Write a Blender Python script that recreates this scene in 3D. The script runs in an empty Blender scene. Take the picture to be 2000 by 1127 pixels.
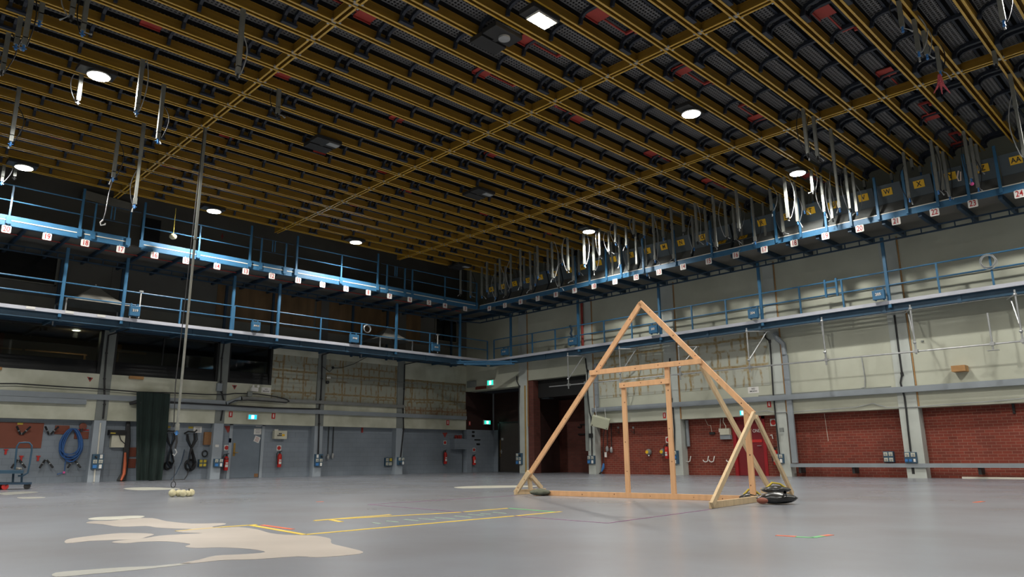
import bpy, math, random
from mathutils import Vector, Matrix
random.seed(7)
C = bpy.context.scene.collection
sc = bpy.context.scene
PI = math.pi
V = Vector
# ------------------------------------------------------------------ camera model
FPX, PITCH, ROLL, YAW, H = 1415.06, 0.22930725, -0.00840922, 0.77549295, 0.7
_F = V((math.sin(YAW)*math.cos(PITCH), math.cos(YAW)*math.cos(PITCH), math.sin(PITCH)))
_R = V((math.cos(YAW), -math.sin(YAW), 0)); _U = _R.cross(_F)
CR = _R*math.cos(ROLL)+_U*math.sin(ROLL); CU = -_R*math.sin(ROLL)+_U*math.cos(ROLL)
def ray(x, y): return CR*((x-1000)/FPX) - CU*((y-563.5)/FPX) + _F
def PZ(x, y, z=0.0):                     # photo pixel -> point on a level plane
    d = ray(x, y); return V((0,0,H)) + d*((z-H)/d.z)
def PX_(x, y, X):                        # -> point on a plane x = X
    d = ray(x, y); return V((0,0,H)) + d*(X/d.x)
def PY_(x, y, Y):
    d = ray(x, y); return V((0,0,H)) + d*(Y/d.y)
cam = bpy.data.cameras.new('camera'); co = bpy.data.objects.new('camera', cam); C.objects.link(co)
cam.sensor_width = 36; cam.sensor_fit = 'HORIZONTAL'; cam.lens = 36*FPX/2000; cam.clip_end = 200; cam.clip_start = .05
m = Matrix.Identity(4)
for i in range(3): m[i][0] = CR[i]; m[i][1] = CU[i]; m[i][2] = -_F[i]
m[2][3] = H; co.matrix_world = m; sc.camera = co
# room planes
YU, YB, XU, XB = 28.3, 28.6, 24.4, 24.75
YG, XG = 25.06, 22.4          # fronts of the upper galleries
YC, XC = 25.77, 23.6          # fronts of the lower catwalks
ZG = 9.1                      # underside of the lighting grid
# ------------------------------------------------------------------ mesh builder
class MB:
    def __init__(s): s.v = []; s.f = []
    def add(s, vs, fs):
        b = len(s.v); s.v += [tuple(p) for p in vs]; s.f += [tuple(b+i for i in q) for q in fs]; return s
    def hexa(s, p):  # 8 corners: bottom 0-3 ccw, top 4-7
        return s.add(p, [(3,2,1,0),(4,5,6,7),(0,1,5,4),(1,2,6,5),(2,3,7,6),(3,0,4,7)])
    def box(s, x0, x1, y0, y1, z0, z1):
        x0,x1=min(x0,x1),max(x0,x1); y0,y1=min(y0,y1),max(y0,y1); z0,z1=min(z0,z1),max(z0,z1)
        return s.hexa([(x0,y0,z0),(x1,y0,z0),(x1,y1,z0),(x0,y1,z0),(x0,y0,z1),(x1,y0,z1),(x1,y1,z1),(x0,y1,z1)])
    def bar(s, p, q, w, h, up=(0,0,1)):
        p, q = V(p), V(q); d = (q-p).normalized(); up = V(up)
        if abs(d.dot(up.normalized())) > .99: up = V((1,0,0)) if abs(d.x) < .9 else V((0,1,0))
        r = d.cross(up).normalized(); u = r.cross(d)
        c = [(-1,-1),(1,-1),(1,1),(-1,1)]
        P = [e + r*(a*w/2) + u*(b*h/2) for e in (p, q) for a, b in c]
        return s.add(P, [(0,1,2,3),(7,6,5,4),(0,4,5,1),(1,5,6,2),(2,6,7,3),(3,7,4,0)])
    def tube(s, pts, r, n=8, closed=False):
        pts = [V(p) for p in pts]; N = len(pts); rings = []
        t = (pts[1]-pts[0]).normalized(); a = t.orthogonal().normalized()
        for i, p in enumerate(pts):
            if closed: t = (pts[(i+1)%N]-pts[i-1]).normalized()
            else: t = (pts[min(i+1,N-1)]-pts[max(i-1,0)]).normalized()
            a = (a - t*a.dot(t)); a = a.normalized() if a.length > 1e-6 else t.orthogonal().normalized()
            b = t.cross(a); rr = r[i] if isinstance(r, (list,tuple)) else r
            rings.append([p + (a*math.cos(2*PI*k/n) + b*math.sin(2*PI*k/n))*rr for k in range(n)])
        vs = [x for g in rings for x in g]; fs = []
        for i in range(N if closed else N-1):
            j = (i+1) % N
            for k in range(n): fs.append((i*n+k, i*n+(k+1)%n, j*n+(k+1)%n, j*n+k))
        if not closed: fs += [tuple(range(n))[::-1], tuple((N-1)*n+k for k in range(n))]
        return s.add(vs, fs)
    def cyl(s, p, q, r, n=16, r2=None): return s.tube([p, q], [r, r if r2 is None else r2], n)
    def lathe(s, c, prof, n=20, axis=(0,0,1)):
        c = V(c); ax = V(axis).normalized(); a = ax.orthogonal().normalized(); b = ax.cross(a)
        vs = []; fs = []
        for r, z in prof: vs += [c + ax*z + (a*math.cos(2*PI*k/n)+b*math.sin(2*PI*k/n))*max(r,1e-4) for k in range(n)]
        for i in range(len(prof)-1):
            for k in range(n): fs.append((i*n+k, i*n+(k+1)%n, (i+1)*n+(k+1)%n, (i+1)*n+k))
        fs += [tuple(range(n))[::-1], tuple((len(prof)-1)*n+k for k in range(n))]
        return s.add(vs, fs)
    def ball(s, c, r, n=14, sq=(1,1,1), jit=0):
        c = V(c); vs = []; fs = []
        for i in range(n+1):
            th = PI*i/n
            for k in range(2*n):
                ph = PI*k/n; q = 1 + (random.uniform(-jit, jit) if 0 < i < n else 0)
                vs.append(c + V((math.sin(th)*math.cos(ph)*r*sq[0]*q, math.sin(th)*math.sin(ph)*r*sq[1]*q, math.cos(th)*r*sq[2])))
        for i in range(n):
            for k in range(2*n): fs.append((i*2*n+k, (i+1)*2*n+k, (i+1)*2*n+(k+1)%(2*n), i*2*n+(k+1)%(2*n)))
        return s.add(vs, fs)
    def prism(s, poly, ext):
        n = len(poly); e = V(ext); P = [V(p) for p in poly]
        return s.add(P + [p+e for p in P], [tuple(range(n))[::-1], tuple(range(n, 2*n))] + [(i,(i+1)%n,n+(i+1)%n,n+i) for i in range(n)])
    def wbox(s, W, u0, u1, w0, w1, d0, d1):
        p = [W.P(u0,w0,d1), W.P(u1,w0,d1), W.P(u1,w0,d0), W.P(u0,w0,d0), W.P(u0,w1,d1), W.P(u1,w1,d1), W.P(u1,w1,d0), W.P(u0,w1,d0)]
        return s.hexa(p)
    def wpoly(s, W, pts, d0, d1):
        return s.prism([W.P(u,w,d1) for u, w in pts], W.P(0,0,d0)-W.P(0,0,d1))
ORG = {}
USED = set()
def tag(o, label=None, cat=None, group=None, kind=None):
    if label: o['label'] = label
    if cat: o['category'] = cat
    if group: o['group'] = group
    if kind: o['kind'] = kind
    if label and cat: USED.add(label)
    return o
def thing(name, label, cat, base, group=None, kind=None):
    o = bpy.data.objects.new(name, None); o.empty_display_size = .1; C.objects.link(o); o.location = base; ORG[o.name] = V(base)
    return tag(o, label, cat, group, kind)
def build(name, mb, mat, parent=None, label=None, cat=None, group=None, kind=None, smooth=False, bevel=0):
    vs = [V(p) for p in mb.v]
    if parent is not None: org = ORG[parent.name]
    else:
        org = V(((min(p.x for p in vs)+max(p.x for p in vs))/2, (min(p.y for p in vs)+max(p.y for p in vs))/2, min(p.z for p in vs)))
    me = bpy.data.meshes.new(name); me.from_pydata([p-org for p in vs], [], mb.f); me.materials.append(mat)
    import bmesh
    bm = bmesh.new(); bm.from_mesh(me); bmesh.ops.recalc_face_normals(bm, faces=bm.faces); bm.to_mesh(me); bm.free()
    if smooth:
        for p in me.polygons: p.use_smooth = True
        me.set_sharp_from_angle(angle=.7)
    o = bpy.data.objects.new(name, me); C.objects.link(o); ORG[o.name] = org
    if parent is not None: o.parent = parent
    else: o.location = org
    if bevel:
        b = o.modifiers.new('bevel', 'BEVEL'); b.width = bevel; b.segments = 2; b.limit_method = 'ANGLE'
    return tag(o, label, cat, group, kind)
_fc = None
def lettering(name, s, size, c, right, up, mat, parent, thick=.002, sx=1.0, bold=0.0):
    cu = bpy.data.curves.new('t', 'FONT'); cu.body = s; cu.size = 1; cu.align_x = 'CENTER'; cu.align_y = 'CENTER'; cu.extrude = 0; cu.offset = bold
    cu.resolution_u = 3; cu.space_line = .85
    o = bpy.data.objects.new('t', cu); C.objects.link(o)
    bpy.context.view_layer.update()
    me = bpy.data.meshes.new_from_object(o.evaluated_get(bpy.context.evaluated_depsgraph_get()))
    bpy.data.objects.remove(o); bpy.data.curves.remove(cu)
    right, up = V(right).normalized(), V(up).normalized(); n = right.cross(up)
    org = ORG[parent.name]; c = V(c) + n*thick - org
    for v in me.vertices: v.co = c + right*(v.co.x*size*sx) + up*(v.co.y*size)
    me.materials.clear(); me.materials.append(mat)
    q = bpy.data.objects.new(name, me); C.objects.link(q); q.parent = parent; ORG[q.name] = org
    return q
class Wall:
    def __init__(s, side, plane): s.side = side; s.plane = plane
    def P(s, u, w, d=0.0): return V((u, s.plane-d, w)) if s.side == 'L' else V((s.plane-d, -u, w))
    def px(s, x, y, d=0.0):
        p = PY_(x, y, s.plane-d) if s.side == 'L' else PX_(x, y, s.plane-d)
        return (p.x if s.side == 'L' else -p.y), p.z
    def rect(s, x0, y0, x1, y1, d=0.0):
        u0 = s.px(x0, (y0+y1)/2, d)[0]; u1 = s.px(x1, (y0+y1)/2, d)[0]
        return u0, u1, s.px((x0+x1)/2, y1, d)[1], s.px((x0+x1)/2, y0, d)[1]
    @property
    def right(s): return V((1,0,0)) if s.side == 'L' else V((0,-1,0))
    @property
    def out(s): return V((0,-1,0)) if s.side == 'L' else V((-1,0,0))
LU, LB, RU, RB = Wall('L', YU), Wall('L', YB), Wall('R', XU), Wall('R', XB)
UP = V((0,0,1))
# ------------------------------------------------------------------ materials
def _mat(name):
    m = bpy.data.materials.new(name); m.use_nodes = True; nt = m.node_tree; b = nt.nodes['Principled BSDF']
    return m, nt, b
def M(name, rgb, rough=.6, metal=0, var=.12, scale=3.0, bump=0.0, spec=.5, stretch=None, dirt=None):
    m, nt, b = _mat(name); N, Lk = nt.nodes, nt.links
    b.inputs['Roughness'].default_value = rough; b.inputs['Metallic'].default_value = metal; b.inputs['Specular IOR Level'].default_value = spec
    tc = N.new('ShaderNodeTexCoord'); ns = N.new('ShaderNodeTexNoise'); ns.inputs['Scale'].default_value = scale; ns.inputs['Detail'].default_value = 5
    if stretch:
        mp = N.new('ShaderNodeMapping'); mp.inputs['Scale'].default_value = stretch; Lk.new(tc.outputs['Object'], mp.inputs['Vector']); Lk.new(mp.outputs['Vector'], ns.inputs['Vector'])
    else: Lk.new(tc.outputs['Object'], ns.inputs['Vector'])
    r = N.new('ShaderNodeValToRGB'); r.color_ramp.elements[0].position = .3; r.color_ramp.elements[1].position = .7
    lo = dirt if dirt else tuple(c*(1-var) for c in rgb)
    r.color_ramp.elements[0].color = (*lo, 1); r.color_ramp.elements[1].color = (*[min(1, c*(1+var)) for c in rgb], 1)
    Lk.new(ns.outputs['Fac'], r.inputs['Fac']); Lk.new(r.outputs['Color'], b.inputs['Base Color'])
    if bump:
        bp = N.new('ShaderNodeBump'); bp.inputs['Strength'].default_value = bump; bp.inputs['Distance'].default_value = .01
        Lk.new(ns.outputs['Fac'], bp.inputs['Height']); Lk.new(bp.outputs['Normal'], b.inputs['Normal'])
    return m
def emit(name, rgb, strength):
    m, nt, b = _mat(name); b.inputs['Base Color'].default_value = (*rgb, 1); b.inputs['Emission Color'].default_value = (*rgb, 1); b.inputs['Emission Strength'].default_value = strength
    return m
def wallvec(nt):   # wall coordinates in metres: (x+y, z)
    N, Lk = nt.nodes, nt.links
    g = N.new('ShaderNodeNewGeometry'); sp = N.new('ShaderNodeSeparateXYZ'); Lk.new(g.outputs['Position'], sp.inputs[0])
    ad = N.new('ShaderNodeMath'); ad.operation = 'ADD'; Lk.new(sp.outputs['X'], ad.inputs[0]); Lk.new(sp.outputs['Y'], ad.inputs[1])
    cb = N.new('ShaderNodeCombineXYZ'); Lk.new(ad.outputs[0], cb.inputs['X']); Lk.new(sp.outputs['Z'], cb.inputs['Y'])
    return cb
def brick(name, c1, c2, mortar, rough=.75, bw=.24, rh=.086, ms=.007, bump=.4, dirt=(.5,.5,.5), dirtscale=.6, damt=.35, spec=.3):
    m, nt, b = _mat(name); N, Lk = nt.nodes, nt.links; cb = wallvec(nt)
    t = N.new('ShaderNodeTexBrick'); t.inputs['Scale'].default_value = 1; t.inputs['Brick Width'].default_value = bw; t.inputs['Row Height'].default_value = rh
    t.inputs['Mortar Size'].default_value = ms; t.inputs['Mortar Smooth'].default_value = .2
    t.inputs['Color1'].default_value = (*c1,1); t.inputs['Color2'].default_value = (*c2,1); t.inputs['Mortar'].default_value = (*mortar,1)
    Lk.new(cb.outputs[0], t.inputs['Vector'])
    ns = N.new('ShaderNodeTexNoise'); ns.inputs['Scale'].default_value = dirtscale; ns.inputs['Detail'].default_value = 6; Lk.new(cb.outputs[0], ns.inputs['Vector'])
    r = N.new('ShaderNodeValToRGB'); r.color_ramp.elements[0].position = .35; r.color_ramp.elements[1].position = .65
    r.color_ramp.elements[0].color = (*dirt,1); r.color_ramp.elements[1].color = (1,1,1,1); Lk.new(ns.outputs['Fac'], r.inputs['Fac'])
    mx = N.new('ShaderNodeMix'); mx.data_type = 'RGBA'; mx.blend_type = 'MULTIPLY'; mx.inputs['Factor'].default_value = damt
    Lk.new(t.outputs['Color'], mx.inputs['A']); Lk.new(r.outputs['Color'], mx.inputs['B']); Lk.new(mx.outputs['Result'], b.inputs['Base Color'])
    b.inputs['Roughness'].default_value = rough; b.inputs['Specular IOR Level'].default_value = spec
    bp = N.new('ShaderNodeBump'); bp.inputs['Strength'].default_value = bump; bp.inputs['Distance'].default_value = .006; bp.invert = True
    Lk.new(t.outputs['Fac'], bp.inputs['Height']); Lk.new(bp.outputs['Normal'], b.inputs['Normal'])
    return m
def residue(name, base, line, line2, bw, rh, ms, rough=.7):   # old adhesive lines left by removed acoustic panels
    m, nt, b = _mat(name); N, Lk = nt.nodes, nt.links; cb = wallvec(nt)
    n1 = N.new('ShaderNodeTexNoise'); n1.inputs['Scale'].default_value = 2.2; n1.inputs['Detail'].default_value = 3; Lk.new(cb.outputs[0], n1.inputs['Vector'])
    vm = N.new('ShaderNodeVectorMath'); vm.operation = 'MULTIPLY_ADD'; vm.inputs[1].default_value = (.16,.12,0); Lk.new(n1.outputs['Color'], vm.inputs[0]); Lk.new(cb.outputs[0], vm.inputs[2])
    def bt(w, h, s, off):
        t = N.new('ShaderNodeTexBrick'); t.inputs['Scale'].default_value = 1; t.inputs['Brick Width'].default_value = w; t.inputs['Row Height'].default_value = h; t.inputs['Mortar Size'].default_value = s
        t.inputs['Mortar Smooth'].default_value = .6; t.offset = off; t.inputs['Color1'].default_value = (0,0,0,1); t.inputs['Color2'].default_value = (0,0,0,1); t.inputs['Mortar'].default_value = (1,1,1,1)
        Lk.new(vm.outputs[0], t.inputs['Vector']); return t
    t1 = bt(bw, rh, ms, 0); t2 = bt(bw*.29, rh*.77, ms*.8, .5)
    n2 = N.new('ShaderNodeTexNoise'); n2.inputs['Scale'].default_value = 3.1; n2.inputs['Detail'].default_value = 4; Lk.new(cb.outputs[0], n2.inputs['Vector'])
    r2 = N.new('ShaderNodeValToRGB'); r2.color_ramp.elements[0].position = .42; r2.color_ramp.elements[1].position = .58; Lk.new(n2.outputs['Fac'], r2.inputs['Fac'])
    mu = N.new('ShaderNodeMath'); mu.operation = 'MULTIPLY'; Lk.new(t2.outputs['Fac'], mu.inputs[0]); Lk.new(r2.outputs['Color'], mu.inputs[1])
    mxv = N.new('ShaderNodeMath'); mxv.operation = 'MAXIMUM'; Lk.new(t1.outputs['Fac'], mxv.inputs[0]); Lk.new(mu.outputs[0], mxv.inputs[1])
    n3 = N.new('ShaderNodeTexNoise'); n3.inputs['Scale'].default_value = 9; n3.inputs['Detail'].default_value = 3; Lk.new(cb.outputs[0], n3.inputs['Vector'])
    m3 = N.new('ShaderNodeMath'); m3.operation = 'MULTIPLY'; Lk.new(mxv.outputs[0], m3.inputs[0])
    m4 = N.new('ShaderNodeMath'); m4.operation = 'MULTIPLY_ADD'; m4.inputs[1].default_value = 1.5; m4.inputs[2].default_value = .05; m4.use_clamp = True; Lk.new(n3.outputs['Fac'], m4.inputs[0]); Lk.new(m4.outputs[0], m3.inputs[1])
    cl = N.new('ShaderNodeMix'); cl.data_type = 'RGBA'; cl.inputs['A'].default_value = (*line,1); cl.inputs['B'].default_value = (*line2,1); Lk.new(n2.outputs['Fac'], cl.inputs['Factor'])
    mx = N.new('ShaderNodeMix'); mx.data_type = 'RGBA'; mx.inputs['A'].default_value = (*base,1); Lk.new(cl.outputs['Result'], mx.inputs['B']); Lk.new(m3.outputs[0], mx.inputs['Factor'])
    Lk.new(mx.outputs['Result'], b.inputs['Base Color']); b.inputs['Roughness'].default_value = rough
    return m
def grate(name, c, hole, sx, sy, ms):   # open mesh deck: dark holes between bars
    m, nt, b = _mat(name); N, Lk = nt.nodes, nt.links
    g = N.new('ShaderNodeNewGeometry')
    t = N.new('ShaderNodeTexBrick'); t.offset = 0; t.inputs['Scale'].default_value = 1; t.inputs['Brick Width'].default_value = sx; t.inputs['Row Height'].default_value = sy; t.inputs['Mortar Size'].default_value = ms
    t.inputs['Color1'].default_value = (*hole,1); t.inputs['Color2'].default_value = (*hole,1); t.inputs['Mortar'].default_value = (*c,1)
    Lk.new(g.outputs['Position'], t.inputs['Vector']); Lk.new(t.outputs['Color'], b.inputs['Base Color']); b.inputs['Roughness'].default_value = .6
    tr = N.new('ShaderNodeBsdfTransparent'); ms_ = N.new('ShaderNodeMixShader'); Lk.new(t.outputs['Fac'], ms_.inputs['Fac']); Lk.new(tr.outputs[0], ms_.inputs[1]); Lk.new(b.outputs[0], ms_.inputs[2])
    Lk.new(ms_.outputs[0], N['Material Output'].inputs['Surface'])
    return m
def glass(name, tint=(.55,.6,.58), gl=.09):
    m, nt, b = _mat(name); N, Lk = nt.nodes, nt.links
    tr = N.new('ShaderNodeBsdfTransparent'); tr.inputs[0].default_value = (*tint,1); gs = N.new('ShaderNodeBsdfGlossy'); gs.inputs['Roughness'].default_value = .04
    mx = N.new('ShaderNodeMixShader'); mx.inputs['Fac'].default_value = gl; Lk.new(tr.outputs[0], mx.inputs[1]); Lk.new(gs.outputs[0], mx.inputs[2]); Lk.new(mx.outputs[0], N['Material Output'].inputs['Surface'])
    return m
K = {}
K['floor'] = M('floor_paint', (.243,.258,.292), .27, var=.10, scale=.55, spec=.55, dirt=(.22,.222,.24))
K['brickred'] = brick('red_brick', (.27,.055,.034), (.20,.045,.03), (.30,.15,.11), damt=.55, dirt=(.45,.42,.42))
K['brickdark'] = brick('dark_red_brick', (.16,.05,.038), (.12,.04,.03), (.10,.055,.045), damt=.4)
K['brickshade'] = brick('shade_darkened_brick', (.05,.021,.017), (.04,.018,.015), (.035,.022,.02), damt=.4)  # gloom of the corner recess painted in as near-black brick
K['brickgrey'] = brick('grey_painted_brick', (.275,.315,.365), (.26,.30,.35), (.215,.245,.28), .55, bw=.4, rh=.2, ms=.006, bump=.3, damt=.45, dirt=(.55,.56,.54), spec=.4)
K['cream'] = M('cream_panel', (.62,.62,.51), .6, var=.08, scale=1.2, dirt=(.44,.44,.33))
K['boxblue'] = M('blue_outlet_enclosure', (.045,.10,.16), .45, var=.08)
K['concrete'] = M('pale_green_render', (.52,.53,.43), .75, var=.07, scale=.9, bump=.15, dirt=(.46,.465,.37))
K['column'] = M('grey_column_paint', (.52,.55,.51), .6, var=.06, scale=1.5, dirt=(.45,.475,.435))
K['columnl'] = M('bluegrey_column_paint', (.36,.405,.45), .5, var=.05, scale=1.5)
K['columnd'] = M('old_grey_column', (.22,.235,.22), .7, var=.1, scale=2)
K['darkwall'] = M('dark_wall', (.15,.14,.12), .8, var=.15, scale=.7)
K['ply'] = M('brown_plywood', (.20,.115,.05), .6, var=.25, scale=1.0, stretch=(3,3,.6))
K['black'] = M('black_paint', (.012,.012,.012), .5, var=.2)
K['rubber'] = M('black_rubber', (.02,.02,.021), .55, var=.2)
K['blue'] = M('blue_steel', (.045,.155,.285), .4, var=.10, scale=4)
K['mblue'] = M('shaded_navy_steel', (.028,.075,.125), .5, var=.15)  # shadow under the edge trunking painted into the fascia; plain navy on the trolley
K['dblue'] = M('dark_blue_steel', (.02,.05,.09), .5, var=.2)
K['ceilblue'] = M('ceiling_blue_steel', (.022,.028,.042), .55, var=.2)
K['yellow'] = M('yellow_beam_paint', (.62,.37,.05), .27, var=.12, scale=2.5, spec=1.0)
K['web'] = M('shaded_ochre_web', (.27,.145,.014), .55, var=.18, scale=1.5, stretch=(1,1,9))  # beam yellow darkened: shade on the webs is put into the colour
K['white'] = M('white_enamel', (.78,.76,.72), .4, var=.04)
K['ivory'] = M('ivory_strip', (.75,.72,.62), .5, var=.05)
K['lilac'] = M('lilac_trunking', (.54,.55,.61), .45, var=.06, scale=2)
K['trunk'] = M('grey_trunking', (.27,.30,.325), .45, var=.08, scale=2)
K['galv'] = M('galvanised_steel', (.50,.51,.51), .38, metal=.7, var=.12, scale=6)
K['pole'] = M('aluminium_pole', (.25,.258,.235), .42, metal=.3, var=.1, scale=8)
K['grate'] = grate('steel_grating', (.17,.17,.175), (.006,.006,.008), .08, .08, .016)
K['deckgrate'] = grate('blue_bar_grating', (.025,.075,.14), (.01,.01,.01), .05, .12, .017)
K['deckgratex'] = grate('blue_bar_grating_cross', (.025,.075,.14), (.01,.01,.01), .12, .05, .017)
K['roof'] = M('roof_void', (.010,.010,.012), .9, var=.2)
K['red'] = M('signal_red', (.55,.03,.025), .4, var=.08)
K['redbr'] = M('red_oxide_steel', (.36,.045,.035), .55, var=.15)
K['doorred'] = M('dark_red_door', (.20,.012,.016), .45, var=.1)
K['exting'] = M('extinguisher_red', (.62,.025,.018), .3, var=.05)
K['oxide'] = M('red_brown_board', (.22,.062,.035), .6, var=.12, scale=1.2)
K['signyel'] = M('yellow_sign', (.85,.50,.02), .45, var=.04)
K['signtext'] = M('black_lettering', (.015,.015,.015), .5, var=.05)
K['redtext'] = M('red_lettering', (.45,.02,.02), .5, var=.05)
K['cab'] = M('grey_cabinet', (.07,.092,.105), .5, var=.07)
K['cabl'] = M('pale_grey_cabinet', (.10,.105,.10), .45, var=.07)
K['timber'] = M('new_pine', (.66,.375,.19), .6, var=.10, scale=2.2, stretch=(6,6,1.2))
K['timber2'] = M('pale_pine', (.60,.45,.27), .6, var=.12, scale=2.2, stretch=(6,6,1.2))
K['knot'] = M('pine_knot', (.20,.09,.04), .6)
K['wood'] = M('orange_wood', (.42,.22,.08), .6, var=.15)
K['cork'] = M('brown_cork', (.28,.14,.06), .8, var=.1, scale=20)
K['curtain'] = M('dark_green_cloth', (.010,.022,.018), .9, var=.3, scale=2, stretch=(8,8,1))
K['bluehose'] = M('blue_hose', (.04,.13,.36), .45, var=.15)
K['orange'] = M('orange_cable', (.60,.13,.05), .5, var=.1)
K['sandbag'] = M('black_vinyl', (.025,.025,.024), .28, var=.25, scale=6)
K['sandgreen'] = M('drab_canvas', (.10,.11,.08), .85, var=.25, scale=14)
K['strapyel'] = M('yellow_webbing', (.55,.42,.05), .7)
K['canvas'] = M('grey_canvas', (.26,.25,.22), .85, var=.1)
K['buoy'] = M('cream_buoy', (.72,.68,.46), .5, var=.12, scale=9, dirt=(.52,.47,.28))
K['brass'] = M('brass', (.42,.26,.08), .35, metal=.8)
K['glass'] = glass('window_glass')
K['lens'] = emit('lamp_lens', (1,.98,.94), 60)
K['warmlens'] = emit('warm_lamp_lens', (1,.80,.55), 60)
K['exitgreen'] = emit('exit_sign_green', (.02,.62,.42), 1.1)
K['exitteal'] = emit('exit_sign_teal', (.01,.50,.62), .9)
K['exitwhite'] = emit('exit_sign_white', (.9,1,.97), 2.2)
K['downl'] = emit('downlight', (1,.95,.75), 8)
K['lampbox'] = M('dark_lamp_housing', (.022,.022,.022), .6)
K['dulllens'] = M('unlit_lens', (.35,.36,.36), .3)
K['reflector'] = M('bright_reflector', (.75,.75,.72), .25, metal=.6)
K['sock'] = M('cream_socket', (.62,.60,.48), .4)
K['ewis'] = M('cream_metal_box', (.56,.57,.42), .5, var=.05)
K['plug'] = M('blue_plug', (.05,.20,.50), .4)
K['pink'] = M('pink_tape', (.85,.10,.35), .5)
K['tapeyel'] = M('yellow_tape', (.72,.50,.04), .5)
K['tapepur'] = M('purple_tape', (.20,.06,.17), .5)
K['tapegrn'] = M('green_tape', (.12,.42,.16), .5)
K['tapepale'] = M('pale_green_tape', (.30,.42,.30), .5)
K['tapeora'] = M('orange_tape', (.65,.12,.04), .5)
K['stain'] = M('beige_floor_patch', (.40,.35,.305), .45, var=.12, scale=1.1, stretch=(1,1,1))
K['chalk'] = M('pale_floor_patch', (.50,.49,.42), .5, var=.1, scale=2)
K['chalk2'] = M('faded_floor_patch', (.33,.325,.29), .42, var=.1, scale=2)
LAMP_W, EXPO, SPREAD = 750, 0.6, 146
# ================================================================== THE SHELL
def S(name, mb, mat, parent=None, **k):
    return build(name, mb, mat, parent, kind=None if parent else 'structure', **k)
def lz(z): return (z-.7)*1.0125+.7
PEL = 2.08
S('floor', MB().box(-6.2,27.2,-6.2,29.0,-.2,0), K['floor'])
S('ceiling', MB().box(-6.2,27.2,-6.2,29.0,10.9,11.1), K['roof'])
S('wall_near', MB().box(-6.2,27.2,-6.4,-6.2,0,10.9), K['columnd'])
S('wall_back', MB().box(-6.4,-6.2,-6.2,29.0,0,10.9), K['columnd'])
# ---- left wall: painted brick below, cream band, window band, dark upper wall
wl = MB().box(-6.2,12.49,YB,YB+.2,0,2.4).box(13.70,24.75,YB,YB+.2,0,2.4).box(12.49,13.70,YB,YB+.2,2.06,2.4)
S('wall_left', wl, K['brickgrey'])
S('wall_left_band', MB().box(-6.2,13.85,YU,YB+.2,PEL,3.68).box(13.85,24.4,YU,YB+.2,PEL,3.1).box(13.85,20.55,YU,YB+.2,4.98,5.3).box(20.55,24.4,YU,YB+.2,4.4,5.3), K['cream'])
S('wall_left_panels', MB().box(13.85,20.55,YU+.03,YB+.2,3.1,4.98).box(20.55,24.4,YU+.03,YB+.2,3.1,4.4), residue('ochre_residue_left', (.34,.345,.28), (.30,.20,.065), (.20,.12,.04), .95, .88, .055))
S('trim_1', MB().box(20.6,24.4,YU-.03,YU+.03,2.75,3.1), residue('rust_residue', (.30,.29,.22), (.24,.13,.05), (.20,.09,.04), .33, .3, .05))
wu = MB().box(-6.2,27,YU,YB+.2,6.15,10.9)
S('wall_left_upper', wu, K['darkwall'])
S('wall_left_upstand', MB().box(-6.2,24.4,YU,YB+.2,5.3,6.15), M('upstand_render', (.22,.21,.175), .8, var=.15, scale=.8))
# plywood lining of the upper part, two sheets with a joint between columns
S('trim_2', MB().box(11.3,15.6,YU-.02,YU,6.15,7.55).box(15.7,21.4,YU-.02,YU,6.15,7.55), K['ply'])
# ---- left columns
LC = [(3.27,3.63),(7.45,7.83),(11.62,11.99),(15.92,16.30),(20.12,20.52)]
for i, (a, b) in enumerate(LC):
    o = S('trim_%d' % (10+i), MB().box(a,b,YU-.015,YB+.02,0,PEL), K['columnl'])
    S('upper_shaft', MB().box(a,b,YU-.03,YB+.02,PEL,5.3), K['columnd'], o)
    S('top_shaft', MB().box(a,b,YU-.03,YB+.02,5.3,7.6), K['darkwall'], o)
# ---- control room windows
K['roomwall'] = M('control_room_wall', (.16,.115,.075), .7, var=.2, scale=.8)
rm = MB().box(-6.2,13.85,31.8,32,3.6,5.5).box(-6.2,13.85,YB+.2,32,3.5,3.6).box(-6.2,13.85,YB+.2,32,5.3,5.4).box(13.85,14.0,YB+.2,32,3.5,5.4)
S('wall_control_room', rm, K['roomwall'])
def window(n, x0, x1, mull):
    o = thing('window_%d' % n, None, None, (x0, YU+.1, 3.68), kind='structure')
    z0, z1 = 3.68, 5.26
    S('lower_panel', MB().prism([(x0,YU+.06,z0),(x0,YU+.22,lz(4.12)),(x0,YU+.26,lz(4.12)),(x0,YU+.3,z0)], (x1-x0,0,0)), K['black'], o)
    f = MB().box(x0,x0+.09,YU+.05,YU+.3,z0,z1).box(x1-.09,x1,YU+.05,YU+.3,z0,z1).box(x0,x1,YU+.05,YU+.3,5.2,z1)
    for q in mull: f.box(q-.02,q+.02,YU+.18,YU+.26,lz(4.12),5.2)
    S('frame', f, K['black'], o)
    S('pane', MB().box(x0+.09,x1-.09,YU+.21,YU+.22,lz(4.12),5.2), K['glass'], o)
window(1, 3.63, 7.45, []); window(2, 7.83, 11.62, [9.55]); window(3, 11.99, 13.85, [])
S('window_4', MB().box(-6.2,3.27,YU+.05,YB,3.68,5.3), K['black'])
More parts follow.
